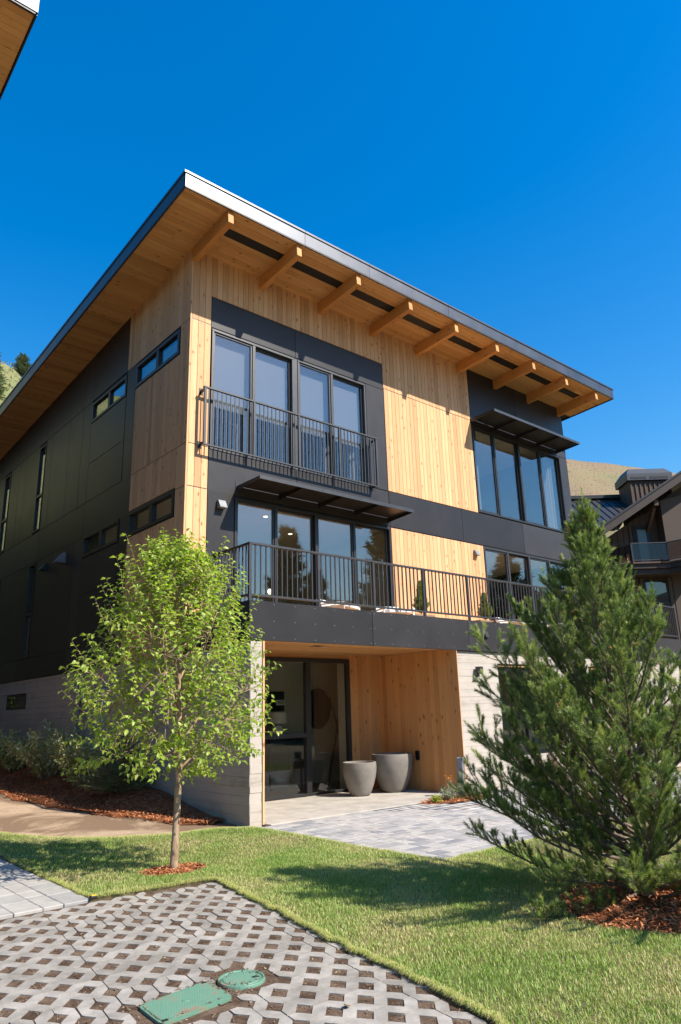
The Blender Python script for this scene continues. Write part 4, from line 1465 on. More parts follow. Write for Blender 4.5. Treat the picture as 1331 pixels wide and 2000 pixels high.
def leaves(P, D, ln, wd, g, droop=0.25, fold=0.25):
    """pointed folded leaves: base P, direction D, length ln, half width wd"""
    k = len(P)
    D = norm(D)
    up_ = norm(np.column_stack((g.normal(0, .5, k), g.normal(0, .5, k), np.ones(k))))
    S = norm(np.cross(D, up_))
    U = np.cross(S, D)
    ln, wd = ln[:, None], wd[:, None]
    mid = P + D * ln * 0.45
    tip = P + D * ln - U * ln * droop
    l_ = mid + S * wd + U * wd * fold
    r_ = mid - S * wd + U * wd * fold
    l2 = P + D * ln * .75 + S * wd * .62 - U * ln * droop * .45 + U * wd * fold * .5
    r2_ = P + D * ln * .75 - S * wd * .62 - U * ln * droop * .45 + U * wd * fold * .5
    V = np.stack((P, l_, l2, tip, r2_, r_, mid), 1).reshape(-1, 3)
    i = np.arange(k) * 7
    F = np.concatenate([np.stack((i + a, i + b, i + c), 1) for a, b, c in ((0, 1, 6), (1, 2, 6), (2, 3, 6), (3, 4, 6), (4, 5, 6), (5, 0, 6))])
    return V, F

def curve(p, d, ln, n, g, bend_up=0.0, jit=0.1):
    pts = [np.array(p, float)]
    d = np.array(d, float)
    d /= np.linalg.norm(d)
    for _ in range(n):
        d = d + np.array((g.normal(0, jit), g.normal(0, jit), g.normal(0, jit) + bend_up))
        d /= np.linalg.norm(d)
        pts.append(pts[-1] + d * ln / n)
    return pts

# ---- the slim leafy tree
def leafy_tree():
    g = np.random.default_rng(21)
    root = thing('leafy_tree', TREE, 'slim young broadleaf tree with bright green crown standing in the lawn', 'tree')
    tr = MB()
    trunk = [(-0.0, 0, -0.03), (0.0, 0.005, 0.08), (0.012, 0.01, 0.4), (0.02, 0.0, 0.8), (0.03, 0.01, 1.15), (0.03, 0.02, 1.45), (0.0, 0.0, 1.9), (-0.02, 0.03, 2.5), (0.02, 0.0, 3.1), (0.05, 0, 3.6)]
    tp = [np.array(TREE) + np.array(q) for q in trunk]
    tr.tube(tp, [0.062, 0.048, 0.043, 0.041, 0.040, 0.032, 0.028, 0.02, 0.012, 0.006], 12)
    tr.build('trunk', 'bark', root, smooth=True)
    br = MB()
    nodes = []                                  # (point, direction) where shoots leave
    def env(z):
        return np.interp(z, [1.0, 1.25, 1.6, 2.0, 2.5, 3.0, 3.5, 3.9, 4.25], [0.35, 0.90, 1.18, 1.27, 1.18, 0.94, 0.66, 0.38, 0.16])
    for i in range(40):
        z = 1.12 + 1.9 * (i / 40) ** 0.9
        base = np.array([np.interp(z, [q[2] for q in tp], [q[k] for q in tp]) for k in range(3)])
        a = i * 2.399 + g.normal(0, .25)
        el = math.radians(g.uniform(28, 50) + 16 * (z - 1.1) / 2)
        d = (math.cos(a) * math.cos(el), math.sin(a) * math.cos(el), math.sin(el))
        ln = g.uniform(1.1, 1.5) * (1.2 - 0.38 * (z - 1.1))
        pts = curve(base, d, ln, 7, g, 0.085, 0.07)
        # keep inside the crown's outline
        pts = [q for q in pts if math.hypot(q[0] - TREE.x, q[1] - TREE.y) < env(q[2]) * 1.02] or pts[:3]
        if len(pts) < 3:
            continue
        br.tube(pts, np.linspace(0.017, 0.004, len(pts)), 6)
        for q in range(1, len(pts)):
            nodes.append((pts[q], pts[q] - pts[q - 1], q / len(pts)))
    LP, LD, LL = [], [], []
    shoots = 0
    NP = np.array([q[0] for q in nodes])
    while shoots < 900:
        z = g.uniform(1.08, 4.0)
        a = g.uniform(0, 6.283)
        ez = env(z) * (1 + 0.13 * math.sin(3 * a + 2.1 * z) + 0.11 * math.sin(5 * a - 3.7 * z + 1))
        rr_ = ez * math.sqrt(g.uniform(0.04, 1.0)) * 0.92
        c = np.array((TREE.x - 0.07 + rr_ * math.cos(a), TREE.y + 0.06 + rr_ * math.sin(a), z))
        if g.random() > (0.55 + 0.45 * (rr_ / env(z))) * np.interp(z, [1.05, 1.5, 2.0, 4.1], [0.55, 0.85, 1.0, 1.0]):
            continue
        ds = np.linalg.norm(NP - (c - np.array((0, 0, .12))), axis=1)
        j = int(np.argmin(ds))
        if ds[j] > 0.75:
            continue
        shoots += 1
        o = np.array((math.cos(a), math.sin(a), 0.0)) * rr_ / env(z)
        d0 = c - NP[j]
        up_ = np.interp(z, [1.1, 1.6, 2.5], [-0.15, 0.35, 0.9])
        ln = g.uniform(0.20, 0.40)
        s_ = o * 0.8 + g.normal(0, .35, 3) + np.array((0, 0, up_))
        s_ /= np.linalg.norm(s_)
        p0 = c - s_ * ln * .5
        br.tube([NP[j], NP[j] + d0 * .5 - np.array((0, 0, .02)), p0], [0.0042, 0.0036, 0.003], 4, cap=False)
        pts = curve(p0, s_, ln, 5, g, 0.03 if z > 1.5 else -.04, 0.09)
        br.tube(pts, np.linspace(0.003, 0.0014, len(pts)), 4, cap=False)
        n = int(ln / 0.032)
        for k in range(n):
            t = (k + 0.6) / n
            f = t * (len(pts) - 1)
            i0 = min(int(f), len(pts) - 2)
            q = pts[i0] + (pts[i0 + 1] - pts[i0]) * (f - i0)
            ax = pts[i0 + 1] - pts[i0]
            ax /= np.linalg.norm(ax)
            an = k * 2.4 + g.normal(0, .3)
            e1 = np.cross(ax, (0.3, 0.5, 0.81)); e1 /= np.linalg.norm(e1)
            e2 = np.cross(ax, e1)
            ld = ax * 0.5 + (e1 * math.cos(an) + e2 * math.sin(an)) + np.array((0, 0, -0.15))
            LP.append(q); LD.append(ld); LL.append(g.uniform(0.054, 0.094) * (1.0 if t < .8 else 0.75))
    # longer shoots that break the outline
    for i in range(90):
        z = g.uniform(1.2, 3.7); a = g.uniform(0, 6.283)
        r0 = env(z) * 0.78
        p = np.array((TREE.x - .07 + r0 * math.cos(a), TREE.y + .06 + r0 * math.sin(a), z))
        up2 = np.interp(z, [1.2, 1.8, 2.6], [-0.1, 0.7, 1.5])
        pts = curve(p, (math.cos(a), math.sin(a), up2), g.uniform(.35, .6), 6, g, 0.05 if z > 1.7 else -.06, .05)
        br.tube(pts, np.linspace(.004, .0015, 7), 4, cap=False)
        for k in range(14):
            f = (k + .5) / 14 * 6
            i0 = min(int(f), 5)
            q = pts[i0] + (pts[i0 + 1] - pts[i0]) * (f - i0)
            ax = (pts[i0 + 1] - pts[i0]) / np.linalg.norm(pts[i0 + 1] - pts[i0])
            e1 = np.cross(ax, (0.3, 0.5, 0.81)); e1 /= np.linalg.norm(e1)
            LP.append(q); LD.append(ax * .5 + e1 * math.cos(k * 2.4) + np.cross(ax, e1) * math.sin(k * 2.4) + np.array((0, 0, -.2))); LL.append(g.uniform(.055, .09))
    # upright leaders at the top
    for i in range(20):
        a = g.uniform(0, 6.28); r = g.uniform(0, 0.7)
        p = np.array((TREE.x + r * math.cos(a), TREE.y + r * math.sin(a), g.uniform(3.0, 3.45) - 0.5 * r))
        pts = curve(p, (0.25 * math.cos(a) * r, 0.25 * math.sin(a) * r, 1), g.uniform(0.55, 0.80), 6, g, 0.05, 0.04)
        br.tube(pts, np.linspace(0.006, 0.002, 7), 5)
        for k in range(22):
            f = (k + .5) / 22 * 6
            i0 = min(int(f), 5)
            q = pts[i0] + (pts[i0 + 1] - pts[i0]) * (f - i0)
            an = k * 2.4
            LP.append(q); LD.append(np.array((math.cos(an), math.sin(an), 0.35))); LL.append(g.uniform(0.05, 0.08))
    bo = br.build('branches', 'bark', root, smooth=True)
    LP, LD, LL = np.array(LP), np.array(LD), np.array(LL)
    V, F = leaves(LP, LD, LL, LL * g.uniform(0.27, 0.35, len(LL)), g, 0.28, 0.3)
    t = np.clip(g.normal(0.45, 0.22, len(LL)), 0, 1)
    crown = np_obj('crown', V, F, 'leaf', root, tuple(TREE), np.tile(t, 6))
    crown['kind'] = 'stuff'
    return len(LL)
nl = leafy_tree()

# ---- pine in the foreground
def needle_tufts(P, D, L_, N_, g, ln=(0.045, 0.065), wid=0.0011, ang=(0.45, 0.95)):
    """needles along shoots starting at P, direction D, shoot length L_"""
    k = len(P)
    idx = np.repeat(np.arange(k), N_)
    m_ = len(idx)
    t = g.random(m_) ** 0.8
    base = P[idx] + D[idx] * (L_[idx] * t)[:, None]
    ax = D[idx]
    rnd = norm(g.normal(0, 1, (m_, 3)))
    per = norm(np.cross(ax, rnd))
    an = g.uniform(ang[0], ang[1], m_) * (1.12 - 0.55 * t)
    d = ax * np.cos(an)[:, None] + per * np.sin(an)[:, None]
    ll = g.uniform(ln[0], ln[1], m_)
    side = norm(np.cross(d, norm(g.normal(0, 1, (m_, 3))))) * (wid * g.uniform(.7, 1.2, m_))[:, None]
    mid = base + d * (ll * .55)[:, None]
    tip = base + d * ll[:, None] + ax * (ll * 0.10)[:, None]
    V = np.stack((base - side * .8, base + side * .8, tip), 1).reshape(-1, 3)
    F = np.arange(m_ * 3).reshape(-1, 3)
    return V, F, idx, t

def pine():
    g = np.random.default_rng(8)
    root = thing('pine_tree', PINE, 'bushy green pine with long needles and orange buds at the right of the lawn', 'tree')
    rt_, fy_ = np.array((0.756, -0.655, 0)), np.array((0.655, 0.756, 0))
    P0 = np.array(PINE)
    # leader leans to the left as it climbs
    zs = [-0.05, 0.2, 0.6, 1.1, 1.7, 2.3, 2.9, 3.4, 3.75]
    lx = [0, 0.0, -0.02, -0.05, -0.08, -0.11, -0.13, -0.15, -0.15]
    tp = [P0 + rt_ * lx[i] + np.array((0, 0, zs[i])) for i in range(len(zs))]
    tr = MB()
    tr.tube(tp, [0.065, 0.052, 0.044, 0.037, 0.030, 0.023, 0.016, 0.010, 0.006], 10)
    tr.build('trunk', 'pine_bark', root, smooth=True)
    br = MB()
    SP, SD, SLn = [], [], []
    def shoot(p, d, ln):
        d = np.array(d, float); d /= np.linalg.norm(d)
        SP.append(np.array(p)); SD.append(d); SLn.append(ln)
    def at(z):
        return np.array([np.interp(z, zs, [q[k] for q in tp]) for k in range(3)])
    whorls = [0.10, 0.18, 0.28, 0.38, 0.55, 0.75, 0.98, 1.2, 1.45, 1.72, 2.0, 2.28, 2.55, 2.82, 3.06, 3.28, 3.46]
    for wi, z in enumerate(whorls):
        nb = 9 if z < 1.5 else 7
        if z > 3.0:
            nb = 6
        R = np.interp(z, [0.1, 0.6, 1.0, 1.5, 2.0, 2.5, 3.0, 3.5], [1.60, 1.78, 1.72, 1.45, 1.08, 0.72, 0.42, 0.20])
        for b in range(nb):
            a = 2 * math.pi * (b + 0.5 * (wi % 2)) / nb + g.normal(0, .22)
            dirh = rt_ * math.cos(a) + fy_ * math.sin(a)
            el = math.radians(np.interp(z, [0.1, 0.3, 0.8, 1.6, 2.5, 3.5], [4, 14, 28, 40, 48, 60]) + g.normal(0, 7))
            Rb = R * g.uniform(0.70, 1.02)
            if math.cos(a) < -0.55:
                Rb *= 1.06
            d = dirh * math.cos(el) + np.array((0, 0, math.sin(el)))
            n = 9
            if math.cos(a) > 0.2 and z > 1.3:
                Rb *= 0.8
            pts = curve(at(z + g.uniform(-.07, .07)), d, Rb, n, g, 0.045, 0.06)
            r0 = 0.007 + 0.007 * Rb
            br.tube(pts, np.linspace(r0, 0.004, n + 1), 7)
            for i in range(5, n):
                shoot(pts[i], pts[i + 1] - pts[i], Rb / n)
            # side twigs on the outer two thirds
            step = 0.085
            ns = int(Rb / step)
            for s in range(ns):
                t = 0.20 + 0.80 * (s + g.random() * .6) / ns
                f = t * n
                i0 = min(int(f), n - 1)
                q = pts[i0] + (pts[i0 + 1] - pts[i0]) * (f - i0)
                ax = pts[i0 + 1] - pts[i0]; ax /= np.linalg.norm(ax)
                for sd in ((-1, 1) if g.random() < .75 else (g.choice((-1, 1)),)):
                    hs_ = np.cross(ax, (0, 0, 1)); hs_ /= np.linalg.norm(hs_)
                    dd = ax * g.uniform(.5, .9) + hs_ * sd * g.uniform(.5, .9) + np.array((0, 0, g.uniform(0.15, 0.7)))
                    ln = g.uniform(0.09, 0.24) * (1.2 - 0.5 * t) * (0.7 + 0.3 * min(1, Rb))
                    tw = curve(q, dd, ln, 4, g, 0.10, 0.06)
                    br.tube(tw, np.linspace(0.0045, 0.003, 5), 5, cap=False)
                    e, ed_ = tw[-1], tw[-1] - tw[-2]
                    shoot(tw[1], tw[3] - tw[1], 0.6 * ln)
                    shoot(e, ed_ + np.array((0, 0, .012)), g.uniform(0.06, 0.11))
                    if g.random() < .6:
                        for _ in range(2):
                            shoot(e, ed_ / np.linalg.norm(ed_) + g.normal(0, .45, 3) + np.array((0, 0, .3)), g.uniform(0.05, 0.09))
            e, ed_ = pts[-1], pts[-1] - pts[-2]
            ed_ = ed_ / np.linalg.norm(ed_)
            shoot(pts[-3], pts[-2] - pts[-3], 0.14); shoot(pts[-2], pts[-1] - pts[-2], 0.14)
            shoot(e, ed_ + np.array((0, 0, .35)), g.uniform(.14, .22))
            for _ in range(3):
                shoot(e, ed_ + g.normal(0, .5, 3) + np.array((0, 0, .35)), g.uniform(.08, .15))
    # leader tuft
    for z in np.linspace(2.6, 3.7, 14):
        p = at(z)
        for _ in range(2):
            shoot(p, np.array((0, 0, 1)) + g.normal(0, .5, 3), 0.13)
    top = tp[-1]
    for i in range(6):
        a = i * 1.05
        shoot(top - np.array((0, 0, .05)), np.array((0.45 * math.cos(a), 0.45 * math.sin(a), 1)), 0.16)
    shoot(top, (0, 0, 1), 0.24)
    # branches reaching far left and one upright secondary leader on the right
    for (lu, lf, z0, du, df_, dz, ln) in ((-0.0, 0, 0.9, -1.0, 0.35, 0.42, 1.75), (0, 0, 1.2, -1.0, 0.1, 0.72, 1.75), (0, 0, 0.62, -1, -0.1, 0.25, 1.7), (0, 0, 0.45, -1, .25, 0.10, 1.6), (0.0, 0, 0.6, 0.5, 0.5, 1.3, 2.2), (0, 0, 0.7, 0.8, 0.1, 0.8, 1.7), (0, 0, 0.7, -0.7, 0.7, 0.85, 1.7), (0, 0, 1.4, -0.8, 0.2, 0.9, 1.35)):
        d = rt_ * du + fy_ * df_ + np.array((0, 0, dz))
        n = 12
        pts = curve(at(z0), d, ln, n, g, 0.03, 0.05)
        br.tube(pts, np.linspace(0.02, 0.004, n + 1), 7)
        for i in range(5, n):
            shoot(pts[i], pts[i + 1] - pts[i], ln / n)
        for s in range(22):
            t = 0.35 + 0.65 * (s + g.random()) / 22
            f = t * n; i0 = min(int(f), n - 1)
            q = pts[i0] + (pts[i0 + 1] - pts[i0]) * (f - i0)
            ax = pts[i0 + 1] - pts[i0]; ax /= np.linalg.norm(ax)
            dd = ax * 0.7 + norm(g.normal(0, 1, (1, 3)))[0] * 0.8 + np.array((0, 0, .3))
            tl = g.uniform(.15, .34) * (1.2 - .5 * t)
            tw = curve(q, dd, tl, 4, g, 0.10, 0.06)
            br.tube(tw, np.linspace(0.0045, 0.003, 5), 5, cap=False)
            shoot(tw[2], tw[3] - tw[2], .5 * tl); shoot(tw[-1], tw[-1] - tw[-2], g.uniform(.08, .14))
            for _ in range(2):
                shoot(tw[-1], (tw[-1] - tw[-2]) / np.linalg.norm(tw[-1] - tw[-2]) + g.normal(0, .5, 3) + np.array((0, 0, .3)), .1)
        shoot(pts[-2], pts[-1] - pts[-2], .2); shoot(pts[-1], pts[-1] - pts[-2] + np.array((0, 0, .03)), .2)
        for _ in range(3):
            shoot(pts[-1], (pts[-1] - pts[-2]) / np.linalg.norm(pts[-1] - pts[-2]) + g.normal(0, .45, 3) + np.array((0, 0, .3)), .12)
    br.build('branches', 'pine_bark', root, smooth=True)
    SP, SD, SLn = np.array(SP), np.array(SD), np.array(SLn)
    NN = np.clip((SLn * 1100).astype(int), 70, 150)
    V, F, idx, t = needle_tufts(SP, SD, SLn, NN, g, (0.030, 0.046), 0.0018, (0.6, 1.25))
    sh = np.clip(g.normal(0.5, .26, len(SP)), 0, 1)[idx]
    tn = np.clip(sh + g.normal(0, .12, len(idx)) + 0.35 * (t - .55), 0, 1)
    cr = np_obj('needles', V, F, 'needle', root, tuple(PINE), tn)
    cr['kind'] = 'stuff'
    # orange buds on some shoot tips
    cd = MB()
    sel = g.permutation(len(SP))[:230]
    for i in sel:
        e = SP[i] + SD[i] * SLn[i]
        for _ in range(g.integers(1, 4)):
            d = SD[i] + g.normal(0, .35, 3)
            d /= np.linalg.norm(d)
            cd.tube([e, e + d * .018, e + d * g.uniform(.03, .05)], [0.006, 0.0055, 0.001], 5, cap=False)
    c = cd.build('buds', 'candle', root)
    c['kind'] = 'stuff'
    return len(SP), len(F)
print('pine', pine(), 'leaves', nl)

# ---- small shrubs and plants
def shrub(name, loc, r, h, nstem, per, lsize, mat, label, cat='shrub', seed=1, spread=0.6, stem='bark', wr=0.2, group=None):
    g = np.random.default_rng(seed)
    root = thing(name, loc, label, cat, group)
    b = MB()
    LP, LD = [], []
    for i in range(nstem):
        a = g.uniform(0, 6.28)
        s = g.uniform(0, 1) ** .6 * spread
        d = np.array((math.cos(a) * s, math.sin(a) * s, 1.0))
        ln = h * g.uniform(.65, 1.05)
        p = np.array(loc) + np.array((math.cos(a), math.sin(a), 0)) * r * .25 * g.random()
        pts = curve(p, d, ln, 6, g, -0.03, 0.08)
        b.tube(pts, np.linspace(0.007 * h / .8, 0.002, 7), 5, cap=False)
        for k in range(per):
            f = (0.18 + 0.82 * g.random()) * 6
            i0 = min(int(f), 5)
            q = pts[i0] + (pts[i0 + 1] - pts[i0]) * (f - i0)
            off_ = norm(g.normal(0, 1, (1, 3)))[0]
            LP.append(q + off_ * g.uniform(0, .10) * r * 1.4); LD.append(off_ + np.array((0, 0, .15)))
    b.build('stems', stem, root)
    LP, LD = np.array(LP), np.array(LD)
    LP[:, 2] = np.maximum(LP[:, 2], loc[2] + 0.03)
    ls = g.uniform(.7, 1.2, len(LP)) * lsize
    V, F = leaves(LP, LD, ls, ls * wr, g, 0.2, 0.2)
    f = np_obj('foliage', V, F, mat, root, tuple(loc), np.tile(np.clip(g.normal(.5, .26, len(LP)), 0, 1), 6))
    f['kind'] = 'stuff'
    return root
sg = 'variegated shrubs along the side wall'
for i, (x, y, h, r, lab) in enumerate(((-0.72, 5.4, 1.15, .55, 'full variegated shrub nearest the little spruce by the side wall'), (-0.85, 7.3, 1.25, .6, 'tallest variegated shrub in the middle of the bed by the side wall'),
                                       (-0.9, 9.4, 1.0, .55, 'variegated shrub third from the little spruce by the side wall'), (-0.8, 11.6, 0.95, .5, 'farthest variegated shrub at the left end of the wall bed'))):
    shrub('variegated_shrub', (x, y, hz(x, y) + 0.04), r, h, 44, 60, 0.085, 'shrub', lab, seed=30 + i, spread=0.75, wr=0.25, group=sg)

def conifer(name, loc, h, r, mat, label, cat='tree', seed=3, tiers=22, dens=1.0, needle=None, group=None, droop=-0.12, narrow=1.0, mesh_only=False, top=0.03):
    """layered conifer of small flat sprays along real boughs"""
    g = np.random.default_rng(seed)
    b = MB()
    b.tube([(0, 0, -0.1), (0, 0, h * .5), (0, 0, h * .97)], [h * .022, h * .014, h * .003], 7)
    SPt, SDt, SL_ = [], [], []
    for i in range(tiers):
        t = (i + 0.3) / tiers
        z = h * (0.05 + 0.93 * t)
        R = r * ((1 - t) ** narrow) * (0.75 + 0.35 * g.random()) + top * r
        nb = max(4, int((13 - 7 * t) * dens))
        for k in range(nb):
            a = 2 * math.pi * k / nb + g.uniform(0, 1.2)
            Rk = R * g.uniform(.7, 1.1)
            el = np.interp(t, [0, .5, 1], [droop, droop + .25, .7])
            d = np.array((math.cos(a) * math.cos(el), math.sin(a) * math.cos(el), math.sin(el)))
            p0 = np.array((0, 0, z + g.uniform(-.02, .02) * h))
            pts = [p0 + d * Rk * q + np.array((0, 0, 0.10 * Rk * q * q)) for q in (0, .35, .7, 1)]
            b.tube(pts, [h * .005, h * .004, h * .003, h * .0015], 4, cap=False)
            n = max(3, int(Rk / r * 11 * dens))
            for q in range(n):
                u_ = (q + .6) / n
                pp = p0 + d * Rk * u_ + np.array((0, 0, 0.10 * Rk * u_ * u_))
                for s_ in (-1, 1):
                    hs2 = np.cross(d, (0, 0, 1)) * s_
                    SPt.append(pp); SDt.append(d * .8 + hs2 * g.uniform(.5, 1.0) + np.array((0, 0, g.uniform(-.25, .2)))); SL_.append(Rk * .36 * (1.1 - .5 * u_) + .03 * r)
            SPt.append(pts[-1]); SDt.append(d); SL_.append(Rk * .2)
    SPt, SDt, SL_ = np.array(SPt), norm(np.array(SDt)), np.array(SL_)
    nl_ = needle or h * 0.016
    V, F, idx, t = needle_tufts(SPt, SDt, SL_, np.full(len(SPt), int(9 * dens) + 3), g, (nl_ * .8, nl_ * 1.4), nl_ * .16, (.5, 1.1))
    tn = np.clip(np.clip(g.normal(.5, .22, len(SPt)), 0, 1)[idx] + g.normal(0, .1, len(idx)), 0, 1)
    root = thing(name, loc, label, cat, group)
    b.v = [(q[0] + loc[0], q[1] + loc[1], q[2] + loc[2]) for q in b.v]
    b.build('trunk', 'pine_bark', root)
    cr = np_obj('crown', V + np.array(loc), F, mat, root, tuple(loc), tn)
    cr['kind'] = 'stuff'
    return root
conifer('small_spruce', (-0.62, 3.55, hz(-0.62, 3.55) + 0.03), 1.0, 0.75, 'spruce', 'small dark spruce in the mulch in front of the concrete side wall', 'shrub', 5, 15, 1.2, 0.028, droop=0.1, narrow=0.7, top=.12)

# ---- flower bed by the patio and the burgundy shrub behind the pine
for i, (x, y, h, mat, lab) in enumerate(((4.35, -0.42, 0.20, 'sage_leaf', 'low grey-green perennial at the front of the flower patch'), (4.75, -0.22, 0.34, 'sage_leaf', 'tall grey-green perennial with orange flowers in the patch by the patio'),
                                         (5.15, -0.36, 0.30, 'sage_leaf', 'grey-green perennial at the right of the flower patch'), (4.05, -0.40, 0.10, 'lime', 'tiny bright green tuft at the left tip of the flower patch'))):
    root = shrub('perennial', (x, y, 0.03), 0.22, h, 22, 16, 0.05, mat, lab, 'flower', seed=60 + i, spread=0.8, stem='bark', wr=0.16)
    if h > 0.25:
        g = np.random.default_rng(i)
        for k in range(5 if h > .32 else 3):
            p = np.array((x + g.uniform(-.16, .16), y + g.uniform(-.12, .12), 0.03 + h * g.uniform(1.0, 1.25)))
            an = np.linspace(0, 6.28, 12, endpoint=False)
            D = np.column_stack((np.cos(an), np.sin(an), np.full(12, .25)))
            V, F = leaves(np.tile(p, (12, 1)), D, np.full(12, .035), np.full(12, .009), g, .1, .1)
            np_obj('flower_head', V, F, 'petal', root, tuple(p), np.tile(g.random(12), 6))
            b = MB().tube([(x, y, .03), tuple(p - np.array((0, 0, .003)))], [.003, .002], 5)
            b.build('flower_stem', 'bark', root)
shrub('burgundy_shrub', (8.2, -0.75, 0.0), 0.5, 0.85, 30, 34, 0.06, 'plum', 'burgundy-leaved shrub before the concrete wall behind the pine', seed=71, spread=.8, wr=.3)
shrub('bright_shrub', (13.6, -1.6, 0.0), 0.9, 2.3, 40, 50, 0.09, 'lime', 'tall bright green shrub showing between the pine and right frame edge', seed=72, spread=.5, wr=.3)
# ================================================================== background
# ---- hills
def hill_mat(name, k):
    m, t = mat_new(name)
    geo = t.nodes.new('ShaderNodeNewGeometry')
    p = geo.outputs['Position']
    n1 = noise(t, p, 0.022, 6, 0.6, 0.4)
    n2 = noise(t, p, 0.35, 6, 0.7, 0.3)
    n3 = noise(t, p, 1.6, 5, 0.75)
    c = ramp(t, n1, k)
    c = mixc(t, ramp(t, n2, [(0.50, 0.0), (0.70, 0.5)]), c, (0.16, 0.155, 0.075))
    c = mixc(t, ramp(t, n3, [(0.5, 0.0), (0.72, 0.3)]), c, (0.13, 0.125, 0.06))
    out_bsdf(t, c, 0.95, 0, 0.1, n3, 0.5, 0.4)
    return m
M['hill'] = hill_mat('tan_hillside', [(0.34, (0.165, 0.16, 0.075)), (0.45, (0.215, 0.175, 0.095)), (0.56, (0.225, 0.16, 0.10)), (0.75, (0.19, 0.13, 0.085))])
M['green_hill'] = hill_mat('green_hillside', [(0.34, (0.13, 0.15, 0.055)), (0.48, (0.18, 0.19, 0.075)), (0.6, (0.22, 0.205, 0.095)), (0.75, (0.19, 0.17, 0.085))])
def hill_el(a):
    return np.interp(a, [-40, 0, 8, 12.8, 14.0, 15.3, 18, 30, 45, 56, 59.7, 63.7, 67.8, 75, 100, 130], [24, 26.5, 26.6, 26.0, 25.75, 24.6, 24, 22, 20.5, 19.2, 18.75, 17.6, 16.3, 14, 8, 4])
def hill_R(a):
    return np.interp(a, [-40, 15, 40, 60, 100], [150, 150, 200, 270, 320])
def hill_z(az, r):
    R = hill_R(az)
    zr = math.tan(math.radians(float(hill_el(az)))) * R + CAM[2]
    r0 = np.interp(az, [-40, 20, 45, 60, 100], [52, 52, 62, 75, 85])
    if r <= R:
        t = max(0.0, (r - r0) / (R - r0))
        s = t ** 0.92
        z = zr * s
    else:
        z = zr - (r - R) * 0.22
    z += (0.9 * math.sin(r * 0.09 + az * 0.2) + 0.5 * math.sin(az * 0.9 + r * .05)) * min(1.0, max(0, (r - r0) / 25)) * (1 if r < R * .93 else 0.35)
    return z
rs = np.concatenate((np.linspace(45, 300, 66), np.linspace(310, 480, 9)))
nr = len(rs)
for nm, a0, a1, mt_ in (('green_hillside', -40, 35, 'green_hill'), ('tan_hillside', 35, 110, 'hill')):
    azs = np.linspace(a0, a1, 91)
    hv, hf = [], []
    for a in azs:
        ar = math.radians(a)
        for r in rs:
            hv.append((CAM[0] + r * math.sin(ar), CAM[1] + r * math.cos(ar), hill_z(a, r) - 0.13))
    for i in range(len(azs) - 1):
        for j in range(nr - 1):
            hf.append((i * nr + j, (i + 1) * nr + j, (i + 1) * nr + j + 1, i * nr + j + 1))
    np_obj(nm, np.array(hv), np.array(hf), mt_, smooth=True, kind='structure')
# sagebrush clumps on the parts of the slope that show
M['sage'] = leaf_mat('sagebrush', [(0.0, (0.22, 0.22, 0.12)), (0.5, (0.32, 0.305, 0.17)), (0.85, (0.40, 0.37, 0.23)), (1.0, (0.42, 0.32, 0.19))], 0.0, 0.9, 0.1)
def clumps(name, a0, a1, r0, r1, n, smin, smax, label):
    g = np.random.default_rng(n)
    a = g.uniform(a0, a1, n); r = g.uniform(r0, r1, n)
    C_ = np.array([(CAM[0] + q * math.sin(math.radians(b)), CAM[1] + q * math.cos(math.radians(b)), hill_z(b, q) - .13) for b, q in zip(a, r)])
    m_ = 10
    s = g.uniform(smin, smax, n)
    idx = np.repeat(np.arange(n), m_)
    d = norm(g.normal(0, 1, (n * m_, 3)) + np.array((0, 0, .8)))
    c = C_[idx] + d * (s[idx] * g.uniform(.15, .5, n * m_))[:, None]
    e1 = norm(g.normal(0, 1, (n * m_, 3))) * (s[idx] * .30)[:, None]
    e2 = norm(g.normal(0, 1, (n * m_, 3))) * (s[idx] * .30)[:, None]
    V = np.stack((c + e1, c - e1 * .5 + e2, c - e1 * .5 - e2), 1).reshape(-1, 3)
    F = np.arange(n * m_ * 3).reshape(-1, 3)
    np_obj(name, V, F, 'sage', tint=g.random(n)[idx] * .8 + g.random(n * m_) * .2, kind='stuff', label=label, category='brush')
clumps('sagebrush', 56, 74, 150, 272, 2500, 0.15, 0.4, 'scattered sagebrush over the tan hillside behind the lodge')
clumps('sagebrush', 5, 20, 90, 150, 2600, 0.2, 0.6, 'scattered sagebrush over the green hillside at the far left')
def on_hill(az, r):
    return (CAM[0] + r * math.sin(math.radians(az)), CAM[1] + r * math.cos(math.radians(az)), hill_z(az, r) - 0.15)
conifer('hill_spruce', on_hill(12.1, 118), 13.0, 3.4, 'spruce', 'tall dark spruce cut by the left frame edge on the hillside', 'tree', 12, 26, 1.25, 0.30, droop=-.15, top=.06)
conifer('hill_pine', on_hill(14.72, 148), 5.0, 1.7, 'spruce', 'lone small round-topped conifer on the skyline of the left hill', 'tree', 13, 12, 1.0, 0.22, droop=0.15, narrow=0.55, top=.15)
conifer('hill_sapling', on_hill(15.25, 147), 1.6, 0.5, 'spruce', 'tiny conifer on the skyline beside the roof edge', 'tree', 14, 8, .8, 0.12)

M['dark_glass'] = glass_mat('dark_window_glass', (0.25, 0.28, 0.28), .10, 1.6)
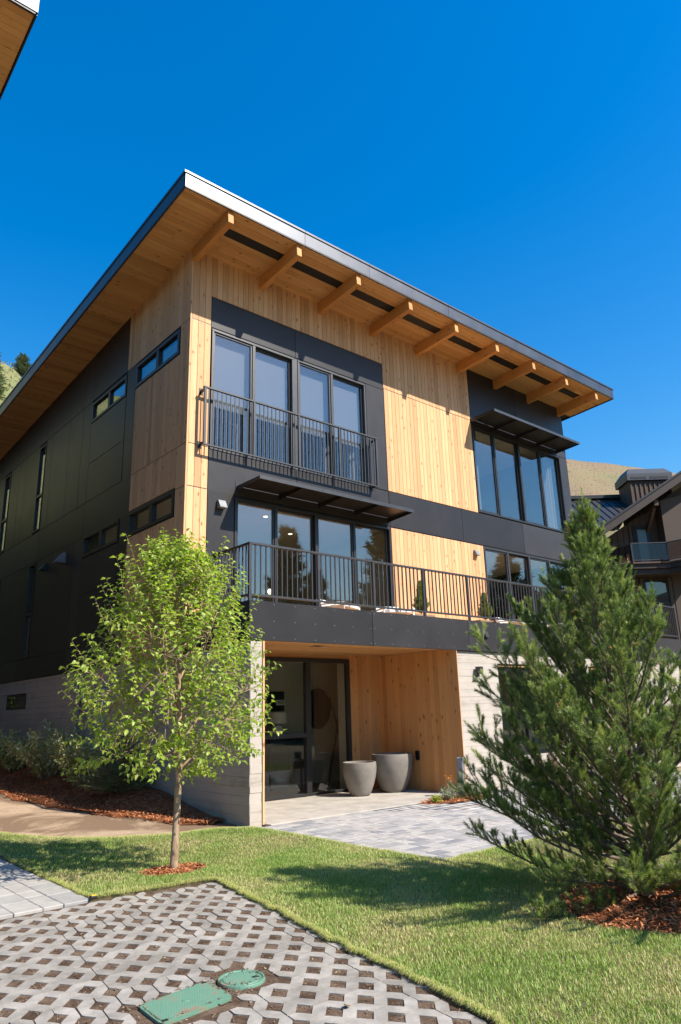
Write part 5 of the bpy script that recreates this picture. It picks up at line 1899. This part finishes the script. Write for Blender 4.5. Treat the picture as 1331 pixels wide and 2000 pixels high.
# ---- neighbouring house: only its roof corner shows at the upper left
nb = thing('neighbour_house', (-12, 8, 0), 'neighbouring house whose larch soffit and roof corner show at the top left corner', 'house')
NX, NY, NZ = -4.76, -1.05, 12.45
def nsof(y):
    return NZ - 0.06 * (y - NY)
r_ = MB()
r_.prism([(NY + .02, nsof(NY) + .022), (34, nsof(34) + .022), (34, nsof(34) + .33), (NY + .02, nsof(NY) + .33)], 0, -20, NX - .02)
nroof = r_.build('roof', 'fascia_black', nb)
bx(nroof, 'front_fascia', (-20, NX + .006), (NY - .012, NY + .018), (NZ + 0.012, NZ + .34), 'fascia', .003)
bx(nroof, 'drip_edge', (-20, NX + .03), (NY - .035, NY + .03), (NZ + .342, NZ + .40), 'fascia', .003)
MB().prism([(NY + .02, NZ - .02), (34, nsof(34) - .02), (34, nsof(34) + .33), (NY + .02, NZ + .33)], 0, NX - .018, NX + .004).build('rake_fascia', 'fascia_black', nroof)
bx(nroof, 'edge_strip', (-20, NX - .03), (NY + .002, NY + .045), (NZ - .025, NZ + .0), 'fascia_black')
y = NY + .12
while y < 8:
    o = bx(nroof, 'soffit_board', (-9.0, NX - .035), (y - bw / 2 + .0015, y + bw / 2 - .0015), (nsof(y) - .001, nsof(y) + .019), 'wood_x', .0025)
    o.rotation_euler.x = SL
    y += bw
nw = MB()
nw.box((-19, -5.95), (NY + 1.7, 33), (0, 10.4))  # unseen length stretched back so the facing side panels mirror a dark wall
nw.build('wall', 'panel', nb)
for k in range(10):
    bx(nb, 'panel', (-5.949, -5.93), (NY + 1.72 + k * 3.0, NY + 4.7 + k * 3.0), (3.0, 7.5), 'panel', .003)
    bx(nb, 'panel', (-5.949, -5.93), (NY + 1.72 + k * 3.0, NY + 4.7 + k * 3.0), (7.52, 10.3), 'panel', .003)
    bx(nb, 'base_course', (-5.949, -5.92), (NY + 1.72 + k * 3.0, NY + 4.7 + k * 3.0), (0.0, 2.98), 'panel', .003)  # unseen base made dark to cut light bounced onto the house's side

for k in range(46):
    x1 = -5.932 - k * .15
    if k < 4 or k > 22:
        bx(nb, 'plank', (x1 - .147, x1), (NY + 1.68, NY + 1.699), (3.0, 12.15), 'wood_z', .004)
for z0, z1 in ((3.0, 6.5), (6.52, 9.2), (9.22, 12.1)):
    bx(nb, 'front_panel', (-9.37, -6.54), (NY + 1.685, NY + 1.699), (z0, z1), 'panel', .003)
    w = bx(nb, 'window', (-9.0, -6.9), (NY + 1.66, NY + 1.684), (z0 + .5, z1 - .35), 'bronze', .004)
    bx(w, 'pane', (-8.92, -6.98), (NY + 1.652, NY + 1.659), (z0 + .58, z1 - .43), 'dark_glass')

# ---- lodge on the right, in a frame turned to face the camera
M['lodge_brown'] = plain('brown_stain', (0.042, 0.028, 0.021), 0.7, var=.25, scale=3)
M['lodge_wall'] = plain('taupe_render', (0.095, 0.07, 0.055), 0.9, var=.06)
M['lodge_wood'] = plain('weathered_boards', (0.10, 0.06, 0.038), 0.8, var=.2, scale=5)
M['lodge_soffit'] = plain('lodge_soffit_boards', (0.22, 0.12, 0.055), 0.7, var=.2)
M['seam_roof'] = plain('dark_seam_metal', (0.035, 0.033, 0.034), 0.45, 0.2, var=.1)
M['cap_metal'] = plain('lodge_chimney_metal', (0.065, 0.067, 0.072), 0.5, 0.2, var=.1)
M['teal_glass'] = plain('teal_blind', (0.14, 0.21, 0.21), 0.5, var=.06)
M['rail_glass'] = glass_mat('guard_glass', (0.60, 0.57, 0.56), .03, 0.9)
LO = (15.0, 36.0)
lx_ = CAM[0] + 0.7557 * LO[0] + 0.6549 * LO[1]
ly_ = CAM[1] - 0.6549 * LO[0] + 0.7557 * LO[1]
lodge = thing('lodge', (lx_, ly_, 0), 'brown timber lodge with gabled roof and glass balcony behind the pine', 'lodge', rz=-YAW)
def lb(name, u, w, z, mat, parent=None, c=0.0):
    return bx(parent or lodge, name, (u[0] - LO[0], u[1] - LO[0]), (w[0] - LO[1], w[1] - LO[1]), z, mat, c)
def lprism(name, poly, w0, w1, mat, parent=None):
    m_ = MB().prism([(q[0] - LO[0], q[1]) for q in poly], 1, w0 - LO[1], w1 - LO[1])
    return m_.build(name, mat, parent or lodge)
# gable end wall, set back under a deep overhang
GS = 0.625                                   # slope of the gable
def gz(u):
    return 10.30 + (u - 13.45) * GS if u < 20.3 else 10.30 + (20.3 - 13.45) * GS - (u - 20.3) * GS
lprism('gable_wall', [(13.9, 0.0), (26.8, 0.0), (26.8, gz(26.8) - .45), (20.3, gz(20.3) - .45), (13.9, gz(13.9) - .45)], 37.0, 37.25, 'lodge_wood')
for i in range(11):
    u = 14.15 + i * 0.33
    lb('batten', (u, u + .07), (36.965, 36.998), (8.7, gz(u) - .50), 'lodge_wood')
lb('side_wall', (13.9, 14.1), (37.26, 47), (0, 10.0), 'lodge_brown')
th = .30
rg_ = lprism('gable_roof', [(13.25, gz(13.25)), (20.3, gz(20.3)), (27.35, gz(27.35)), (27.35, gz(27.35) + th), (20.3, gz(20.3) + th), (13.25, gz(13.25) + th)], 35.25, 47, 'seam_roof')
lprism('soffit', [(13.3, gz(13.3) - .055), (20.3, gz(20.3) - .055), (27.3, gz(27.3) - .055), (27.3, gz(27.3) - .004), (20.3, gz(20.3) - .004), (13.3, gz(13.3) - .004)], 35.28, 36.95, 'lodge_soffit', rg_)
lprism('rake_board', [(13.15, gz(13.15) - .18), (20.3, gz(20.3) - .18), (20.3, gz(20.3) + .24), (13.15, gz(13.15) + .24)], 35.13, 35.245, 'lodge_brown', rg_)
lprism('rake_board', [(20.302, gz(20.3) - .18), (27.4, gz(27.4) - .18), (27.4, gz(27.4) + .24), (20.302, gz(20.3) + .24)], 35.13, 35.245, 'lodge_brown', rg_)
lprism('rake_flashing', [(13.1, gz(13.1) + .245), (20.3, gz(20.3) + .245), (20.3, gz(20.3) + .36), (13.1, gz(13.1) + .36)], 35.08, 35.30, 'seam_roof', rg_)
lb('eave_beam', (13.2, 13.5), (35.3, 46.9), (9.95, 10.23), 'lodge_brown', rg_)
# knee brace bracket under the rake
MB().obox((16.42 - LO[0], 35.4 - LO[1], 11.78), (16.42 - LO[0], 36.99 - LO[1], 11.78), .2, .28, .01).build('purlin', 'lodge_brown', rg_)
MB().obox((16.42 - LO[0], 35.75 - LO[1], 11.60), (16.42 - LO[0], 36.97 - LO[1], 10.55), .16, .2, .01).build('knee_brace', 'lodge_wood', rg_)
lb('purlin_end', (16.31, 16.53), (35.37, 35.398), (11.63, 11.93), 'lodge_wall', rg_)
# lower wing with the standing-seam roof
wr_ = MB()
Y0, Z0, Y1, Z1 = 36.2, 10.75, 40.5, 13.55
v = [(6 - LO[0], Y0 - LO[1], Z0), (14.6 - LO[0], Y0 - LO[1], Z0), (17.6 - LO[0], Y1 - LO[1], Z1), (6 - LO[0], Y1 - LO[1], Z1)]
v += [(a, b, c - .18) for a, b, c in v]
wr_.add(v, [(0, 1, 2, 3), (7, 6, 5, 4), (0, 4, 5, 1), (1, 5, 6, 2), (2, 6, 7, 3), (3, 7, 4, 0)])
wing = wr_.build('wing_roof', 'seam_roof', lodge)
for i in range(18):
    u = 9.3 + i * 0.42
    t1 = 1.0 if u < 14.6 else 1.0
    ys_ = 0.0 if u <= 14.6 else (u - 14.6) / 3.0
    a = (u - LO[0], Y0 + (Y1 - Y0) * ys_ - LO[1], Z0 + (Z1 - Z0) * ys_ + .03)
    b = (u - LO[0], Y1 - LO[1], Z1 + .03)
    if ys_ < .95:
        MB().obox(a, b, .035, .06).build('standing_seam', 'seam_roof', wing)
lb('ridge_cap', (6, 17.2), (40.2, 40.9), (13.50, 13.72), 'seam_roof', wing, .02)
lb('gutter', (6, 14.4), (36.08, 36.21), (10.52, 10.70), 'lodge_brown', wing, .02)
lb('wing_wall', (6, 13.88), (37.3, 37.5), (0, 11.0), 'lodge_brown')
# chimney
ch = lprism('chimney', [(16.55, 11.5), (18.9, 11.5), (18.9, 14.0), (16.55, 14.0)], 38.6, 40.2, 'lodge_wood')
for i in range(9):
    u = 16.57 + i * .27
    lb('batten', (u, u + .08), (38.555, 38.598), (11.8, 13.95), 'lodge_wood', ch)
cap = MB()
u0, u1 = 16.42 - LO[0], 19.0 - LO[0]
w0, w1 = 38.45 - LO[1], 40.35 - LO[1]
cap.add([(u0, w0, 14.02), (u1, w0, 14.02), (u1, w1, 14.02), (u0, w1, 14.02), (u0, w0, 14.42), (u1, w0, 14.42), (u1, w1, 14.42), (u0, w1, 14.42), (u0 + .28, w0 + .45, 14.82), (u1 - .2, w0 + .45, 14.82), (u1 - .2, w1 - .3, 14.82), (u0 + .28, w1 - .3, 14.82)],
        [(3, 2, 1, 0), (0, 1, 5, 4), (1, 2, 6, 5), (2, 3, 7, 6), (3, 0, 4, 7), (4, 5, 9, 8), (5, 6, 10, 9), (6, 7, 11, 10), (7, 4, 8, 11), (8, 9, 10, 11)])
cp = cap.build('chimney_cap', 'cap_metal', ch)
for a, b in ((16.6, 17.5), (17.7, 18.75)):
    lb('vent_slot', (a, b), (38.44, 38.452), (14.09, 14.22), 'black', cp)
# upper door and balcony
lb('door_frame', (15.62, 16.62), (36.90, 36.99), (8.75, 10.95), 'lodge_brown', None, .01)
dfp = bx(lodge, 'balcony_door', (15.74 - LO[0], 16.52 - LO[0]), (36.86 - LO[1], 36.898 - LO[1]), (8.8, 10.82), 'black', .01)
lb('door_glass', (15.84, 16.30), (36.84, 36.857), (8.9, 10.70), 'teal_glass', dfp)
lb('window_trim', (15.45, 15.60), (36.93, 36.995), (8.7, 11.1), 'lodge_wall')
lprism('bay_wall', [(17.0, 0.0), (18.6, 0.0), (18.6, 12.5), (17.0, 12.1)], 36.2, 36.99, 'lodge_wall')
def bay(z0, z1, out, mat, name, parent=None):
    """balcony edge follows a faceted bay"""
    pts = [(13.2, 37.0), (14.7 - out * .4, 35.2 - out), (16.55 + out * .2, 35.2 - out), (18.2, 33.4 - out), (18.2, 37.0)]
    m_ = MB().prism([(q[0] - LO[0], q[1] - LO[1]) for q in pts], 2, z0, z1)
    return m_.build(name, mat, parent or lodge)
bal_ = bay(8.02, 8.28, -.12, 'lodge_brown', 'balcony')
bay(8.30, 8.52, 0.0, 'lodge_brown', 'deck_band', bal_)
bay(8.54, 8.62, .08, 'lodge_wood', 'deck_edge', bal_)
gp = [(13.3, 36.95), (14.72, 35.22), (16.54, 35.22), (18.15, 33.45)]
for (a, b) in zip(gp[:-1], gp[1:]):
    A, B = (a[0] - LO[0], a[1] - LO[1]), (b[0] - LO[0], b[1] - LO[1])
    MB().obox((*A, 9.60), (*B, 9.60), .07, .06, .01).build('hand_rail', 'metal', bal_)
    MB().obox((*A, 8.72), (*B, 8.72), .05, .05, .01).build('bottom_rail', 'metal', bal_)
    MB().obox((*A, 9.16), (*B, 9.16), .012, .80).build('glass_guard', 'rail_glass', bal_)
for q in gp:
    lb('post', (q[0] - .035, q[0] + .035), (q[1] - .035, q[1] + .035), (8.62, 9.57), 'metal', bal_, .008)
# lower storey: render piers with dark windows between
lprism('lower_wall', [(13.9, 0), (18.5, 0), (18.5, 8.0), (13.9, 8.0)], 36.35, 36.6, 'lodge_wall')
def lwin(u0, u1, z0, z1):
    w = MB()
    f_ = .09
    for a, b in (((u0, u1), (z0, z0 + f_)), ((u0, u1), (z1 - f_, z1)), ((u0, u0 + f_), (z0 + f_, z1 - f_)), ((u1 - f_, u1), (z0 + f_, z1 - f_))):
        w.box((a[0] - LO[0], a[1] - LO[0]), (36.26 - LO[1], 36.345 - LO[1]), b, .005)
    w = w.build('window', 'bronze', lodge)
    lb('pane', (u0 + f_ + .002, u1 - f_ - .002), (36.30, 36.33), (z0 + f_, z1 - f_), 'black', w)
    lb('glass', (u0 + f_, u1 - f_), (36.27, 36.28), (z0 + f_, z1 - f_), 'dark_glass', w)
for a in ((13.95, 14.5, 6.75, 7.7), (15.55, 16.75, 6.95, 7.85), (15.62, 16.75, 5.0, 6.75), (17.0, 18.2, 6.95, 7.85), (17.0, 18.2, 5.0, 6.75), (13.95, 14.5, 4.9, 6.6)):
    lwin(*a)
for u0, u1 in ((15.35, 15.52), (16.78, 16.97)):
    lb('pilaster', (u0, u1), (36.22, 36.348), (0, 7.98), 'lodge_wall')
shrub('lodge_tree', (lx_ - 1.0, ly_ + 7.0, 8.0), 1.2, 6.6, 30, 60, .18, 'lime', 'light green tree top peeking up left of the lodge chimney', 'tree', seed=90, spread=.35, wr=.3)

# ---- trees across the street, behind the viewer: they show in the glass
TL = [(8, -50, 14, 4.2), (15, -46, 12, 3.8), (21, -49, 16, 4.6), (26, -42, 11, 3.6), (31, -46, 15, 4.4), (36, -41, 13, 4.2), (41, -44, 17, 4.8), (46, -38, 12, 3.9), (51, -40, 15, 4.5), (56, -34, 13, 4.2), (61, -36, 16, 4.6),
      (27, -30, 17, 4.6), (33, -25, 19, 4.9), (44, -21, 16, 4.5), (49, -17, 18, 4.8), (22, -35, 15, 4.3), (66, -29, 12, 4.0), (71, -31, 14, 4.4), (76, -24, 13, 4.2), (82, -26, 15, 4.5), (0, -52, 13, 4.0)]
protos = {}
for i, (x, y, h, r) in enumerate(TL):
    k = i % 3
    if k not in protos:
        protos[k] = conifer('street_conifer', (x, y, -0.12), 14.0, 4.3, 'spruce', 'dark conifer across the street seen mirrored in the windows', 'tree', 100 + k, 18, 1.0, .5, group='conifers mirrored in the windows')
        e = protos[k]
    else:
        s_ = protos[k]
        e = s_.copy()
        COL.objects.link(e)
        for chd in s_.children:
            c2 = chd.copy()
            c2.parent = e
            COL.objects.link(c2)
    e.location = (x, y, -0.12)
    e.scale = (r / 4.3, r / 4.3, h / 14.0)
for i, (x, y, h, r) in enumerate(((-4.6, 37, 15, 3.6), (-1.6, 39, 17, 4.0), (1.6, 36, 14, 3.6), (-7.5, 40, 16, 4.0), (4.5, 40, 15, 4.0))):  # added out of view so the side panels mirror dark trees
    s_ = protos[i % 3]
    e = s_.copy()
    COL.objects.link(e)
    for chd in s_.children:
        c2 = chd.copy()
        c2.parent = e
        COL.objects.link(c2)
    e.location = (x, y, -0.12)
    e.scale = (r / 4.3, r / 4.3, h / 14.0)
    e['label'] = 'unseen conifer added behind the houses to darken the side wall panels'
    e['group'] = 'unseen conifers added to darken the side wall'
# unseen forested mountain, added so the entrance glass mirrors dark slopes
M['forest'] = soil_mat('forested_slope', (0.035, 0.05, 0.025), (0.06, 0.08, 0.035), (0.12, 0.12, 0.06), 0.03, 0.3)
fv, ff_ = [], []
fa = np.linspace(100, 320, 111)
fr_ = np.linspace(180, 560, 20)
for a in fa:
    ar = math.radians(a)
    top_ = 85 + 16 * math.sin(a * .11) + 9 * math.sin(a * .31 + 1)
    for r in fr_:
        t = (r - 180) / 380
        fv.append((CAM[0] + r * math.sin(ar), CAM[1] + r * math.cos(ar), -0.2 + top_ * t ** .8 * min(1, (a - 100) / 25, (320 - a) / 25)))
for i in range(len(fa) - 1):
    for j in range(19):
        ff_.append((i * 20 + j, (i + 1) * 20 + j, (i + 1) * 20 + j + 1, i * 20 + j + 1))
np_obj('added_mountain', np.array(fv), np.array(ff_), 'forest', smooth=True, kind='structure')
# ================================================================== loose things
def pot(name, x, y, r, h, label):
    pr = [(0.0, 0.0), (r * .50, 0.0), (r * .56, .012)]
    for i in range(1, 15):
        t = i / 14
        rr_ = r * (0.56 + 0.44 * math.sin(min(1.0, t * 1.12) * math.pi / 2) ** 0.9)
        if t > .82:
            rr_ *= 1 - 0.018 * (t - .82) / .18
        pr.append((rr_, 0.012 + (h - .012) * t))
    pr += [(pr[-1][0] - .012, h + .006), (pr[-1][0] - .034, h + .004), (pr[-1][0] - .045, h - .02), (r * .86, h * .6), (0.0, h * .55)]
    o = MB().lathe(pr, 56).build(name, 'pot', None, (0, 0, 0), smooth='auto', label=label, category='pot')
    o.location = (x, y, 0.0185)
    return o
pot('planter_pot', 4.88, 1.62, 0.46, 0.80, 'larger empty taupe pot in the corner of the entrance')
pot('planter_pot', 3.92, 1.66, 0.37, 0.68, 'smaller empty taupe pot beside the glass door')

# deck furniture
def lounge_chair(x, y, rz, label):
    c = thing('lounge_chair', (x, y, 3.69), label, 'chair', 'white lounge chairs on the deck', rz)
    c.scale = (1.0, 1.0, 0.58)
    bx(c, 'seat', (-.32, .32), (-.34, .30), (.26, .40), 'white_cloth', .04)
    o = bx(c, 'backrest', (-.32, .32), (.24, .36), (.30, .66), 'white_cloth', .04)
    o.rotation_euler.x = -.25
    for s in (-1, 1):
        bx(c, 'armrest', (s * .37 - .035, s * .37 + .035), (-.34, .32), (.40, .46), 'white', .01)
        for yy in (-.30, .28):
            bx(c, 'leg', (s * .37 - .02, s * .37 + .02), (yy - .02, yy + .02), (0, .398), 'white', .005)
lounge_chair(2.85, 0.95, 0.4, 'white lounge chair on the deck, farthest left of the four')
lounge_chair(4.45, 0.95, -0.3, 'white lounge chair on the deck, second from the left')
lounge_chair(8.95, 0.95, 0.3, 'white lounge chair on the deck right of the right potted conifer')
lounge_chair(10.35, 0.95, -0.3, 'white lounge chair on the deck nearest the pine')
def potted(x, y, h, label, seed):
    p = bx(None, 'planter_box', (x - .38, x + .38), (y - .17, y + .17), (3.691, 4.0), 'room_floor', .01)
    p['label'] = 'long brown wooden planter on the deck under the ' + label[0]
    p['category'] = 'planter'
    bx(p, 'soil', (x - .35, x + .35), (y - .14, y + .14), (3.98, 4.003), 'soil')
    conifer('potted_thuja', (x + .05, y, 4.0), h, .20, 'thuja', label[1], 'shrub', seed, 18, 1.3, .03, droop=.7, narrow=.95, top=.12)
potted(5.95, 1.5, .86, ('left potted conifer', 'left golden-green potted conifer behind the deck railing'), 41)
potted(8.45, 1.5, .76, ('right potted conifer', 'right golden-green potted conifer behind the deck railing'), 42)
shrub('deck_plant', (15.3, 1.3, 3.69), .7, .75, 26, 26, .07, 'lime', 'yellow-green leafy plant behind the far right deck railing', seed=44, spread=.9, wr=.25)

# stone post among the flowers
MB().add(*box_data(.17, .13, .78, .012)).build('stone_post', 'zinc', None, (0, 0, -.39), label='rough grey stone post among the flowers by the entrance', category='post')
o = COL.objects[-1]
o.location = (5.05, 0.02 - .22, 0.0)
o.rotation_euler = (0.03, -0.04, 0.5)

# inside the entrance
def disc():
    root = thing('wall_art', (5.18, 4.66, 1.34), 'round two-tone wall art seen through the entrance glass', 'art')
    for s, mt_ in ((-1, 'black'), (1, 'dark_furn')):
        pl = [(0, 0.52)] + [(s * .42 * math.sin(math.pi * k / 20), .52 * math.cos(math.pi * k / 20)) for k in range(1, 20)] + [(0, -.52)]
        MB().prism([(5.18 + a, 1.86 + b) for a, b in pl], 1, 4.62, 4.66).build('half_disc', mt_, root)
    bx(root, 'cord', (5.175, 5.185), (4.64, 4.65), (2.38, 2.46), 'dark_furn')
disc()
cs = thing('coat_stand', (4.90, 3.6, 0.012), 'dark crossed-pole coat stand seen through the entrance glass', 'stand')
MB().obox((4.72, 3.6, 2.12), (5.16, 3.56, .70), .05, .05, .008).build('pole', 'dark_furn', cs)
MB().obox((5.12, 3.64, 1.95), (4.66, 3.66, .02), .05, .05, .008).build('pole', 'dark_furn', cs)
MB().obox((5.16, 3.56, .70), (5.30, 3.55, .02), .05, .05, .008).build('pole', 'dark_furn', cs)
pf = bx(None, 'picture_frame', (3.58, 4.10), (4.645, 4.68), (1.82, 2.30), 'black', .006, label='black picture frame behind the number sign inside the entrance', category='picture')
sgn = bx(None, 'number_sign', (3.84, 4.10), (4.62, 4.64), (1.965, 2.095), 'white', .003, label='white house number sign reading 400 inside the entrance', category='sign')
cu = bpy.data.curves.new('digits', 'FONT')
cu.body = '400'
cu.size = .145
cu.extrude = .002
cu.align_x = 'CENTER'
cu.align_y = 'CENTER'
tmp = bpy.data.objects.new('tmp', cu)
COL.objects.link(tmp)
bpy.context.view_layer.update()
dg = bpy.context.evaluated_depsgraph_get()
me = bpy.data.meshes.new_from_object(tmp.evaluated_get(dg))
bpy.data.objects.remove(tmp)
me.materials.clear()
me.materials.append(M['black'])
dgt = bpy.data.objects.new('digits', me)
put(dgt, sgn, (3.97, 4.616, 2.03))
dgt.rotation_euler.x = math.radians(90)
lp = thing('table_lamp', (3.63, 4.3, 1.28), 'table lamp with pale drum shade inside the entrance', 'lamp')
MB().lathe([(0.0, 0), (.10, 0), (.135, .06), (.14, .12), (.11, .20), (.03, .22), (.02, .26)], 24, (3.63, 4.3, 1.282)).build('base', 'linen', lp, smooth='auto')
MB().lathe([(.22, .26), (.25, .0)], 28, (3.63, 4.3, 1.53)).build('lamp_shade', 'linen', lp, smooth='auto')
cb = bx(None, 'console_cabinet', (3.3, 4.35), (4.15, 4.6), (0.45, 1.28), 'dark_furn', .008, label='dark console cabinet under the table lamp inside the entrance', category='cabinet')
for s in (0, 1):
    bx(cb, 'door', (3.33 + s * .51, 3.82 + s * .51), (4.135, 4.149), (.50, 1.23), 'black', .004)
    for yy in (4.2, 4.52):
        bx(cb, 'leg', (3.34 + s * .93, 3.38 + s * .93), (yy, yy + .04), (.013, .449), 'dark_furn')
def pendant(x, y, z, label):
    p = thing('pendant_lamp', (x, y, z - .1), label, 'lamp')
    MB().tube([(x, y, z + .08), (x, y, 6.597)], .006, 6).build('cord', 'black', p)
    MB().lathe([(0, -.07), (.05, -.05), (.07, 0), (.05, .05), (.0, .075)], 14, (x, y, z)).build('globe', 'lamp', p, smooth=True)
pendant(2.35, 5.0, 5.05, 'left glowing pendant lamp inside the room behind the deck')
pendant(4.05, 5.2, 4.95, 'right glowing pendant lamp inside the room behind the deck')
b_ = thing('bed', (1.9, 4.6, 7.44), 'white bed inside the third-storey room behind the railing', 'bed')
bx(b_, 'mattress', (1.0, 2.8), (3.6, 5.6), (7.75, 8.05), 'white_cloth', .06)
bx(b_, 'base', (.98, 2.82), (3.6, 5.62), (7.445, 7.748), 'linen', .02)
bx(b_, 'headboard', (.9, 2.9), (5.63, 5.75), (7.445, 8.7), 'dark_furn', .02)
ar = thing('armchair', (4.4, 3.9, 7.44), 'white armchair inside the third-storey room at right', 'chair')
bx(ar, 'seat', (4.0, 4.8), (3.6, 4.3), (7.6, 7.92), 'white_cloth', .06)
bx(ar, 'backrest', (4.0, 4.8), (4.3, 4.5), (7.6, 8.35), 'white_cloth', .06)
bx(ar, 'base', (4.05, 4.75), (3.65, 4.45), (7.445, 7.598), 'dark_furn', .01)
sf = thing('sofa', (4.0, 5.8, 3.7), 'dark sofa inside the room behind the deck glazing', 'sofa')
bx(sf, 'seat', (2.6, 5.2), (5.3, 6.2), (3.75, 4.15), 'dark_furn', .05)
bx(sf, 'backrest', (2.6, 5.2), (6.0, 6.25), (4.16, 4.6), 'dark_furn', .05)
# fallen bits on the paving
M['yellow'] = plain('yellow_tape', (0.75, 0.45, 0.03), .6)
lf = MB().prism([(-.03, -.012), (.0, -.02), (.035, 0), (.0, .02), (-.03, .012)], 2, 0, .006).build('dry_leaf', 'straw', None, (0, 0, 0), label='pale dry leaf lying on the grid pavers near the bottom edge', category='leaf')
lf.location = (-3.66, -6.63, .004); lf.rotation_euler = (.2, .3, .8)
hs_o = MB().add(*box_data(.07, .045, .03, .008)).build('stake_cap', 'black', None, (0, 0, -.015), label='small black and yellow stake cap at the lawn corner by the walkway', category='marker')
hs_o.location = (-3.72, -2.80, .012)
bx(hs_o, 'yellow_top', (-.02 - 3.72 + 3.72, .03), (-.015, .015), (.0155, .021), 'yellow', .002)
COL.objects[-1].location = (0.005, 0, .033)
W_ = None
